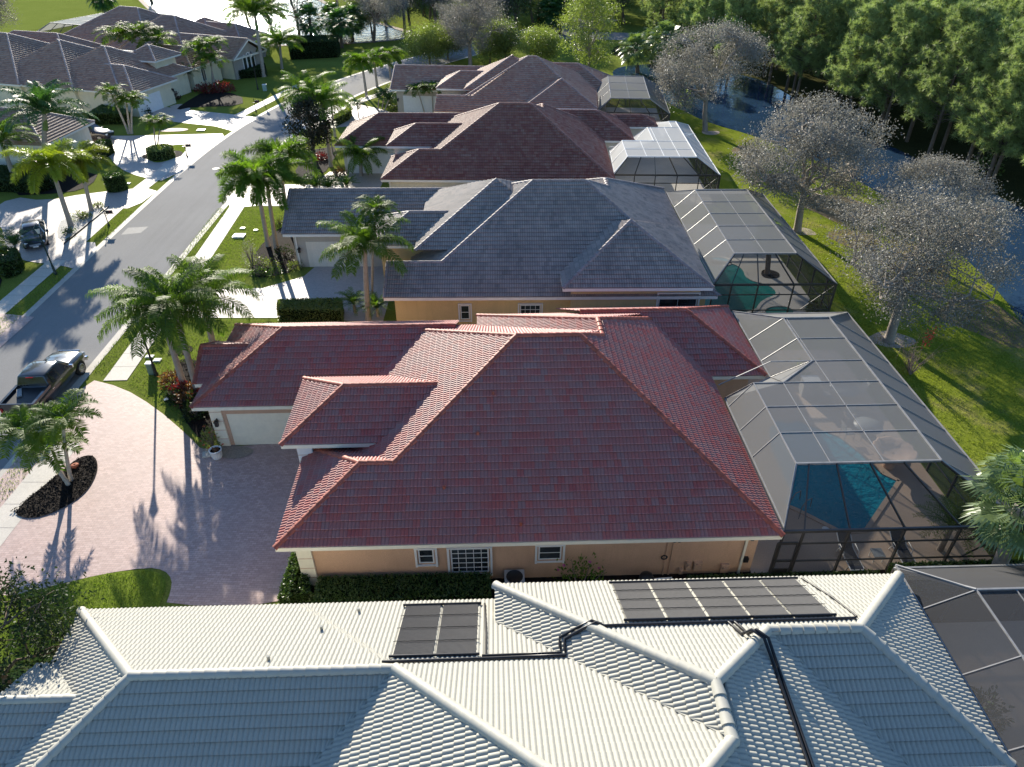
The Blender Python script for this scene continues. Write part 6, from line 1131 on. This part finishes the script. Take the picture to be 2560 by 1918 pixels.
def car(name, label, cat, xy, rz, st, wheels, tr, tw, wins, shield, rear, extra=None, pm='truck_paint', lens=None, tail=None, mirror=None):
    """st: stations (y, zb, zbelt, ztop, wb, wbelt, wtop) from tail to nose"""
    t = thing(name, label, cat, (xy[0], xy[1], 0), rz); b = MB(); v = []
    for (y, zb, zbl, zt_, wb, wl, wt_) in st:
        h = [(wb * .96, zb), (wb, zb + .1), (wl + .01, zb + (zbl - zb) * .55), (wl, zbl), (wt_, zt_ - .02), (wt_ * .85, zt_ + .015), (0, zt_ + .035)]
        row = [(x, y, z) for x, z in h]; row += [(-x, y_, z) for x, y_, z in row[-2::-1]]; v += row
    n = 13; f = []
    for i in range(len(st) - 1):
        for j in range(n - 1): f.append([i * n + j, (i + 1) * n + j, (i + 1) * n + j + 1, i * n + j + 1])
    b.add(v, f, 0, smooth=True); b.add(v[:n], [list(range(n))], 0); b.add(v[-n:], [list(range(n))[::-1]], 0); b.add([v[i * n] for i in range(len(st))] + [v[i * n + n - 1] for i in range(len(st))], [[i, len(st) + i, len(st) + i + 1, i + 1] for i in range(len(st) - 1)], 0)
    body = obj('body', b, M[pm], t); md = body.modifiers.new('bevel', 'BEVEL'); md.width = .03; md.segments = 2; md.limit_method = 'ANGLE'
    w0 = st[0][4]
    for (y, x) in wheels:
        for s in (-1, 1):
            def ring(prof, mat, nm, par):
                q = MB(); q.lathe(prof, n=22); 
                for k in range(len(q.V)): a = q.V[k].copy(); q.V[k] = np.stack([s * (x - tw / 2 + a[:, 2]), y + a[:, 0], tr + a[:, 1]], 1)
                return obj(nm, q, M[mat], par)
            wh = ring([(tr * .62, 0), (tr * .96, .02), (tr, .06), (tr, tw - .05), (tr * .95, tw), (tr * .68, tw), (tr * .62, tw - .03)], 'tyre', 'wheel', t)
            q = MB(); q.lathe([(.001, tw - .05), (tr * .2, tw - .02), (tr * .24, tw - .06), (tr * .66, tw - .09), (tr * .68, tw + .004), (tr * .6, tw + .004)], n=22)
            for k in range(10): a = k * .628; q.bar((tr * .15 * math.cos(a), tr * .15 * math.sin(a), tw - .03), (tr * .64 * math.cos(a), tr * .64 * math.sin(a), tw - .02), .05, .03)
            for k in range(len(q.V)): a = q.V[k].copy(); q.V[k] = np.stack([s * (x - tw / 2 + a[:, 2]), y + a[:, 0], tr + a[:, 1]], 1)
            obj('rim', q, M['rim'], wh)
            q = MB(); nn = 14; xx = s * (x + tw / 2 - .045); pts = [(xx, y + (tr + .07) * math.cos(math.pi * k / nn), tr + (tr + .07) * math.sin(math.pi * k / nn)) for k in range(nn + 1)]; q.add([(xx, y, tr * .6)] + pts, [[0, k + 1, k + 2] for k in range(nn)]); obj('wheel_arch', q, M['black'], t)
    for P4 in wins:
        for s in (-1, 1): q = MB(); q.add([(s * (x + .012), y, z) for x, y, z in P4], [list(range(len(P4)))]); obj('side_window', q, M['car_glass'], t)
    q = MB(); q.add(shield, [[0, 1, 2, 3]]); obj('windshield', q, M['car_glass'], t); q = MB(); q.add(rear, [[0, 1, 2, 3]]); obj('rear_window', q, M['car_glass'], t)
    for s in (-1, 1):
        if lens: q = MB(); q.box((s * lens[0], lens[1], lens[2]), lens[3]); obj('headlight', q, M['lens'], t)
        if tail: q = MB(); q.box((s * tail[0], tail[1], tail[2]), tail[3]); obj('tail_light', q, M['tail'], t)
        if mirror: q = MB(); q.box((s * (mirror[0] + .16), mirror[1], mirror[2]), (.2, .12, .2)); q.bar((s * mirror[0], mirror[1], mirror[2] - .06), (s * (mirror[0] + .1), mirror[1], mirror[2] - .04), .05, .05); obj('wing_mirror', q, M['chrome' if name == 'pickup_truck' else pm], t)
    if extra: extra(t)
    return t
def truck_extra(t):
    q = MB(); q.box((0, -2.0, 1.21), (1.62, 1.7, .05)); obj('bed_liner', q, M['black'], t)
    q = MB()
    for s in (-1, 1): q.box((s * .9, -2.02, 1.29), (.14, 1.9, .16))
    q.box((0, -2.93, 1.2), (1.9, .08, .36)); obj('bed_rail', q, M['truck_paint'], t)
    q = MB(); q.box((0, -3.0, .62), (1.9, .16, .22)); obj('rear_bumper', q, M['chrome'], t); q = MB(); q.box((0, -1.115, 1.87), (.42, .03, .05)); obj('brake_light', q, M['tail'], t)
    q = MB(); q.box((0, 2.97, .85), (1.3, .06, .5)); obj('grille', q, M['chrome'], t); q = MB(); q.box((0, 3.0, .5), (1.9, .16, .24)); obj('front_bumper', q, M['chrome'], t)
    q = MB(); q.tube([(.12, .62, 1.94), (.12, .5, 2.05)], .02, 6); q.box((.12, .55, 1.97), (.06, .16, .05)); obj('antenna', q, M['black'], t)
    q = MB()
    for s in (-1, 1):
        for y in (.15, -.75): q.box((s * .995, y - .25, 1.05), (.03, .2, .04))
    obj('door_handle', q, M['chrome'], t); q = MB(); q.box((-.45, -1.75, 1.27), (.25, .8, .1), .5); obj('cargo_plank', q, M['alu'], t)
S = [(-2.95, .55, 1.0, 1.17, .92, .95, .93), (-2.8, .5, 1.05, 1.2, .95, .98, .96), (-1.2, .45, 1.1, 1.2, .96, .99, .97), (-1.14, .45, 1.15, 1.24, .96, .99, .93), (-.98, .45, 1.2, 1.9, .96, .99, .74), (-.6, .44, 1.2, 1.93, .97, 1.0, .76), (.1, .44, 1.2, 1.93, .97, 1.0, .76), (.55, .44, 1.18, 1.88, .97, 1.0, .74), (1.3, .45, 1.14, 1.27, .97, 1.0, .86), (1.9, .46, 1.1, 1.24, .97, 1.0, .84), (2.6, .48, 1.02, 1.17, .95, .97, .8), (2.88, .5, .92, 1.06, .88, .9, .74), (2.96, .55, .8, .9, .82, .84, .7)]
car('pickup_truck', 'black pickup truck parked at the kerb before the pink drive', 'truck', (-27.42, 34.1), R(1.5), S, [(1.95, .9), (-1.85, .9)], .43, .3,
    [[(.985, -.85, 1.24), (.985, -.12, 1.24), (.79, -.12, 1.83), (.79, -.75, 1.83)], [(.985, -.02, 1.24), (.98, .95, 1.24), (.79, .5, 1.81), (.79, -.02, 1.83)]],
    [(-.84, 1.27, 1.31), (.84, 1.27, 1.31), (.7, .62, 1.88), (-.7, .62, 1.88)], [(-.86, -1.155, 1.3), (.86, -1.155, 1.3), (.68, -1.0, 1.84), (-.68, -1.0, 1.84)], truck_extra, 'truck_paint', (.75, 2.93, .85, (.3, .08, .25)), (.88, -2.98, .95, (.12, .06, .3)), (1.0, .95, 1.28))
S = [(-2.3, .5, .9, 1.0, .8, .84, .72), (-2.2, .4, 1.0, 1.5, .86, .9, .66), (-1.7, .32, 1.02, 1.66, .9, .93, .68), (-.6, .3, 1.02, 1.72, .9, .94, .7), (.2, .3, 1.0, 1.68, .9, .94, .69), (1.05, .3, .98, 1.1, .9, .93, .78), (1.7, .33, .92, 1.03, .88, .91, .74), (2.15, .38, .8, .9, .8, .84, .66), (2.32, .45, .65, .74, .72, .74, .6)]
car('suv', 'dark brown sport utility car parked before the cream house hedge', 'car', (-49.0, 84.25), R(-95), S, [(1.42, .82), (-1.35, .82)], .37, .24,
    [[(.95, -1.75, 1.06), (.95, -.65, 1.06), (.73, -.65, 1.6), (.72, -1.6, 1.55)], [(.95, -.57, 1.06), (.95, .75, 1.04), (.72, .25, 1.58), (.73, -.57, 1.6)]],
    [(-.78, 1.0, 1.14), (.78, 1.0, 1.14), (.64, .28, 1.69), (-.64, .28, 1.69)], [(-.68, -2.31, 1.08), (.68, -2.31, 1.08), (.6, -2.2, 1.46), (-.6, -2.2, 1.46)], None, 'suv_paint', (.62, 2.24, .78, (.28, .16, .14)), (.78, -2.27, .98, (.2, .1, .14)), (.92, .85, 1.08))
S = [(-2.3, .45, .8, .9, .74, .78, .66), (-2.1, .35, .9, 1.02, .84, .87, .74), (-1.55, .26, .92, 1.1, .88, .91, .72), (-.85, .24, .93, 1.4, .88, .92, .6), (-.2, .24, .93, 1.43, .88, .92, .61), (.25, .24, .92, 1.38, .88, .92, .6), (1.05, .24, .88, .98, .88, .91, .74), (1.7, .28, .8, .89, .86, .89, .7), (2.1, .34, .68, .77, .78, .82, .62), (2.3, .42, .56, .64, .66, .7, .52)]
car('sedan', 'dark blue sedan facing the street on the pale drive at the left edge', 'car', (-40.15, 55.85), R(-150), S, [(1.4, .8), (-1.38, .8)], .33, .22,
    [[(.93, -1.15, .97), (.93, -.35, .97), (.65, -.35, 1.34), (.65, -.75, 1.33)], [(.93, -.28, .97), (.93, .75, .95), (.65, .28, 1.31), (.65, -.28, 1.34)]],
    [(-.76, 1.0, 1.02), (.76, 1.0, 1.02), (.57, .32, 1.4), (-.57, .32, 1.4)], [(-.72, -1.6, 1.13), (.72, -1.6, 1.13), (.57, -.92, 1.41), (-.57, -.92, 1.41)],
    lambda t: [obj('grille', (lambda q: (q.box((0, 2.31, .5), (.8, .05, .16)), q)[1])(MB()), M['chrome'], t), obj('number_plate', (lambda q: (q.box((0, 2.33, .36), (.4, .03, .12)), q)[1])(MB()), M['white_paint'], t)], 'sedan_paint', (.6, 2.16, .66, (.26, .16, .12)), (.62, -2.26, .78, (.3, .08, .12)), (.9, .8, .98))
# ------------------------------------------------------------------ street furniture
M['green_pole'] = paint('dark_green_paint', (.012, .035, .025), .4, .15); M['frost'] = paint('frosted_glass', (.6, .6, .55), .3, .1)
def lamp(label, base, h, mat='black', g='street lamp posts'):
    t = thing('street_lamp', label, 'street lamp', (*base, 0), 0, g); b = MB(); b.lathe([(.14, 0), (.14, .12), (.1, .2), (.085, .75), (.06, .85), (.05, h - .6), (.07, h - .55), (.001, h - .52)], n=12); obj('post', b, M[mat], t)
    b = MB(); b.lathe([(.08, h - .52), (.2, h - .12), (.2, h - .1), (.05, h - .1)], n=6); obj('lantern_glass', b, M['frost'], t); b = MB(); b.lathe([(.26, h - .1), (.2, h - .02), (.05, h + .1), (.03, h + .2), (.001, h + .24)], n=6); obj('lantern_cap', b, M[mat], t)
lamp('black lamp post half hidden in the queen palm fronds beside the sidewalk', gp(391, 938), 4.3); lamp('black lamp post with a white lantern before the three arched windows', gp(645, 224), 4.9); lamp('dark green lamp post on the verge before the blue sedan', gp(139.5, 686), 3.9, 'green_pole')
def mailbox(label, px, rz):
    t = thing('mailbox', label, 'mailbox', (*gp(*px), 0), rz, 'black kerbside mailboxes'); b = MB(); b.lathe([(.11, 0), (.11, .1), (.06, .2), (.05, .3), (.036, .32), (.036, 1.5), (.06, 1.52), (.03, 1.6), (.001, 1.62)], n=10); b.bar((-.25, 0, 1.12), (.75, 0, 1.12), .05, .05); b.bar((0, 0, .9), (.3, 0, 1.1), .03, .03); obj('post', b, M['black'], t)
    b = MB(); n = 10; pr = [(-.1, 0), (.1, 0)] + [(.1 * math.cos(math.pi * k / n), .16 + .1 * math.sin(math.pi * k / n)) for k in range(n + 1)]; L = [(.12, p, 1.15 + q) for p, q in pr]; Q = [(.66, p, 1.15 + q) for p, q in pr]; k = len(pr); b.add(L + Q, [[i, (i + 1) % k, k + (i + 1) % k, k + i] for i in range(k)]); b.add(L, [list(range(k))]); b.add(Q, [list(range(k))[::-1]]); obj('box', b, M['black'], t)
    b = MB(); b.box((.5, -.115, 1.36), (.03, .02, .14)); b.box((.48, -.115, 1.3), (.1, .02, .03)); obj('flag', b, M['tail'], t)
mailbox('black mailbox on the verge beside the white pebble bed', (272.4, 564.5), .1); mailbox('black mailbox on the verge beside the round hedge island', (468.4, 392.5), .05); mailbox('black mailbox on the verge before the cream house lawn', (640, 279), 0)
def lid(label, px, w, d, mat='white_paint', h=.06, name='utility_lid', cat='utility lid', group='white ground lids'):  # flat utility lid lying in the ground
    b = MB(); b.box((0, 0, h / 2), (w, d, h)); b.box((0, 0, h + .012), (w * .82, d * .82, .02)); o = obj(name, b, M[mat]); o.location = (*gp(*px), .02); return tag(o, label, cat, group)
lid('white meter lid in the grass left of the lamp post', (375, 893), .5, .3); lid('white meter lid in the grass touching the lamp post', (394, 902), .45, .35); lid('large white lid in the lawn before the grey garage', (598, 592), .95, .75, h=.12); lid('small white lid in the lawn behind the large one', (607, 572), .4, .3); lid('smallest white lid beside the foxtail trunk', (640, 577), .35, .25)
lid('white lid in the corner lawn beside the drum shrub', (318, 460), .6, .4); lid('second white lid behind the drum shrub', (307, 468), .6, .4); lid('pale flat lid in the lawn before the cream house drive', (503, 326), .9, .7)
t = thing('utility_cabinet', 'small grey green utility pedestal beside the lamp post', 'utility box', (*gp(381, 934), 0)); b = MB(); b.box((0, 0, .38), (.34, .3, .76)); obj('cabinet', b, paint('utility_green', (.2, .26, .2), .6, .1), t); b = MB(); b.box((0, 0, .79), (.38, .34, .07)); obj('cabinet_cap', b, M['white_paint'], t)
t = thing('utility_cabinet', 'pale green utility pedestal on the lawn before the taupe house', 'utility box', (*gp(663, 227), 0)); b = MB(); b.box((0, 0, .4), (.5, .4, .8)); obj('cabinet', b, paint('pale_green', (.3, .42, .38), .6, .1), t); b = MB(); b.box((0, 0, .83), (.54, .44, .07)); obj('cabinet_cap', b, M['white_paint'], t)
t = thing('planter', 'round white planter pot on the gravel by the garage pillar', 'planter', RH.world(-14.62, 28.75, .05)); b = MB(); b.lathe([(.22, 0), (.27, .1), (.31, .5), (.33, .52), (.33, .56), (.28, .56), (.27, .46)], n=20); obj('pot', b, M['white_paint'], t); b = MB(); b.lathe([(.001, .48), (.28, .48)], n=16); obj('soil', b, M['mulch'], t); b = MB(); rng = np.random.default_rng(1); C = rng.normal(size=(60, 3)) * np.array([.14, .14, .04]) + np.array([0, 0, .54]); leaves(b, C, rng.normal(size=(60, 3)), .12, .07); obj('foliage', b, M['croton_leaf'], t)
b = MB(); b.box((0, 0, .05), (.62, .42, .1), .3); o = obj('stepping_slab', b, M['concrete']); o.location = RH.world(-15.15, 29.0, .04); tag(o, 'pale stone slab beside the white planter', 'slab')
t = thing('spotlight', 'white garden spotlight in the croton bed', 'garden light', (*gp(418, 1008), 0)); b = MB(); b.tube([(0, 0, 0), (0, 0, .2)], .02, 6); obj('stake', b, M['black'], t); b = MB(); b.tube([(-.1, 0, .22), (.12, .05, .34)], [.06, .1], 10); obj('lamp_head', b, M['white_paint'], t)
b = MB(); b.lathe([(.001, .1), (.12, .16), (.2, .1), (.16, 0)], n=12); o = obj('terracotta_ornament', b, paint('terracotta', (.4, .12, .06), .8, .2)); o.location = (*gp(189, 1169), .06); tag(o, 'rusty terracotta ornament lying on the mulch island', 'ornament')
t = thing('air_conditioner', 'grey air conditioner unit half hidden by the white roof', 'air conditioner', RH.world(.75, 19.75), RH.yaw); b = MB(); b.box((0, 0, .42), (.85, .75, .84)); obj('housing', b, paint('ac_grey', (.35, .35, .34), .5, .1), t); b = MB(); b.lathe([(.001, .85), (.33, .85), (.34, .87), (.36, .85)], n=18); obj('fan_grille', b, M['black'], t)
t = thing('barrel', 'round dark pool filter tank at the foot of the peach wall', 'filter tank', RH.world(6.4, 19.7), RH.yaw); b = MB(); b.lathe([(.3, 0), (.32, .1), (.32, .6), (.28, .72), (.12, .8), (.001, .82)], n=18); obj('tank', b, M['black'], t); b = MB(); b.tube([(.3, 0, .3), (.8, .1, .3), (.85, .1, .1), (1.5, .1, .12)], .035, 8); b.tube([(.3, 0, .5), (1.1, .05, .5), (1.12, .05, .05)], .035, 8); obj('pipe', b, M['white_paint'], t)
t = thing('stop_sign', 'small red stop sign on a thin post at the far crossing', 'sign', (*gp(1346, 80), 0)); b = MB(); b.tube([(0, 0, 0), (0, 0, 2.9)], .05, 6); obj('post', b, M['alu'], t); b = MB(); v = [(.42 * math.cos(R(22.5 + 45 * k)), -.07, 2.5 + .42 * math.sin(R(22.5 + 45 * k))) for k in range(8)]; b.add(v + [(x, -.04, z) for x, y, z in v], [list(range(8)), list(range(8, 16))[::-1]]); b.add(v + [(x, -.04, z) for x, y, z in v], [[k, (k + 1) % 8, 8 + (k + 1) % 8, 8 + k] for k in range(8)]); obj('sign_plate', b, M['tail'], t)
# ------------------------------------------------------------------ grass blades, mulch chips (too many to count) and the hazy air
def scatter(name, poly, dens, h, w, mat, flat=False, z=.02, seed=0):
    P = np.array(poly, float); rng = np.random.default_rng(seed); lo, hi = P.min(0), P.max(0); n = int((hi - lo).prod() * dens); q = rng.uniform(lo, hi, (n, 2)); r = np.zeros(n, bool); m_ = len(P)
    for i in range(m_):
        a, b = P[i], P[(i + 1) % m_]; c = (a[1] > q[:, 1]) != (b[1] > q[:, 1]); r ^= c & (q[:, 0] < (b[0] - a[0]) * (q[:, 1] - a[1]) / (b[1] - a[1] + 1e-12) + a[0])
    q = q[r]; n = len(q); mb = MB(); C = np.concatenate([q, np.full((n, 1), z)], 1)
    if flat: leaves(mb, C + rng.uniform(0, .05, (n, 1)) * np.array([0, 0, 1.]), rng.normal(size=(n, 3)) * np.array([1, 1, .35]), h * rng.uniform(.5, 1.4, n), w, 0, rng)
    else:
        D = unit(rng.normal(size=(n, 3)) * np.array([.5, .5, 0]) + np.array([0, 0, 1.])) * (h * rng.uniform(.5, 1.4, (n, 1))); a = rng.uniform(0, 6.28, n); s = np.stack([np.cos(a), np.sin(a), np.zeros(n)], 1) * w / 2
        mb.add(np.stack([C - s, C + s, C + D], 1).reshape(-1, 3), np.arange(3 * n).reshape(n, 3))
    return tag(obj(name, mb, mat), kind='stuff')
M['blade'] = leafmat('grass_blade', [(.08, .12, .02), (.15, .2, .03), (.22, .26, .05)], .4, .6, .5, (1.4, 1.6, .6), .2)
M['blade_dry'] = leafmat('worn_grass_blade', [(.12, .16, .02), (.2, .23, .035), (.3, .28, .07)], .4, .6, .35, (1.4, 1.5, .6), .2)
M['chip'] = paint('mulch_chip', (.03, .022, .018), .9, .5, 8, .2)
isl = [(-23.5, 20.3), (-22, 19.3), (-19.6, 20.0), (-17.8, 20.6), (-16.1, 20.8), (-15.3, 20.4), (-14.95, 19.9), (-14.85, 18.6), (-14.9, 16.6), (-24, 16.2)]
scatter('grass', isl, 260, .11, .022, M['blade'], z=.036)
scatter('grass', [(-23.3, 34.9), (-20.6, 33.0), (-18.4, 31.2), (-20.2, 34), (-21.7, 37.6), (-18.4, 36.4), (-15.9, 37.7), (-15.8, 42.5), (-21, 42.6), (-23.9, 42.8), (-23.4, 39)], 160, .11, .024, M['blade'], seed=1)
for i, p in enumerate(([(-26.0, 15), (-25.0, 15), (-24.9, 29), (-26.0, 29)], [(-26.1, 36), (-24.95, 36), (-25.3, 43), (-26.3, 43)], [(-26.6, 47.2), (-25.5, 47.2), (-26.2, 63), (-27.3, 63)], [(-35.6, 38), (-34.2, 38), (-34.3, 50), (-35.6, 50.5)], [(-35.8, 55.8), (-34.4, 56), (-34.6, 62.4), (-35.9, 62.8)], [(-24.0, 47.4), (-20.2, 48.4), (-20.9, 56), (-19, 62.6), (-24.8, 63), (-24.2, 52)])): scatter('grass', p, 110, .12, .03, M['blade'], seed=2 + i)
scatter('grass', [(22.6, 20), (34, 20), (36, 48), (36, 60), (22.6, 60)], 70, .12, .04, M['blade_dry'], seed=11)
scatter('mulch_chips', [(-24.2, 24.3), (-23.3, 27.0), (-22.9, 28.2), (-22.2, 28.4), (-21.6, 27.6), (-21.3, 26.3), (-21.4, 25.3), (-22.0, 24.4), (-23.0, 23.9)], 260, .11, .05, M['chip'], True, .06, 20)
scatter('mulch_chips', [(-21.4, 37.6), (-19.8, 37.4), (-18.4, 36.2), (-16.0, 37.3), (-15.5, 33), (-15.5, 29.7), (-16.6, 29.5), (-18.4, 31.6), (-19.8, 34)], 140, .11, .05, M['chip'], True, .04, 21)
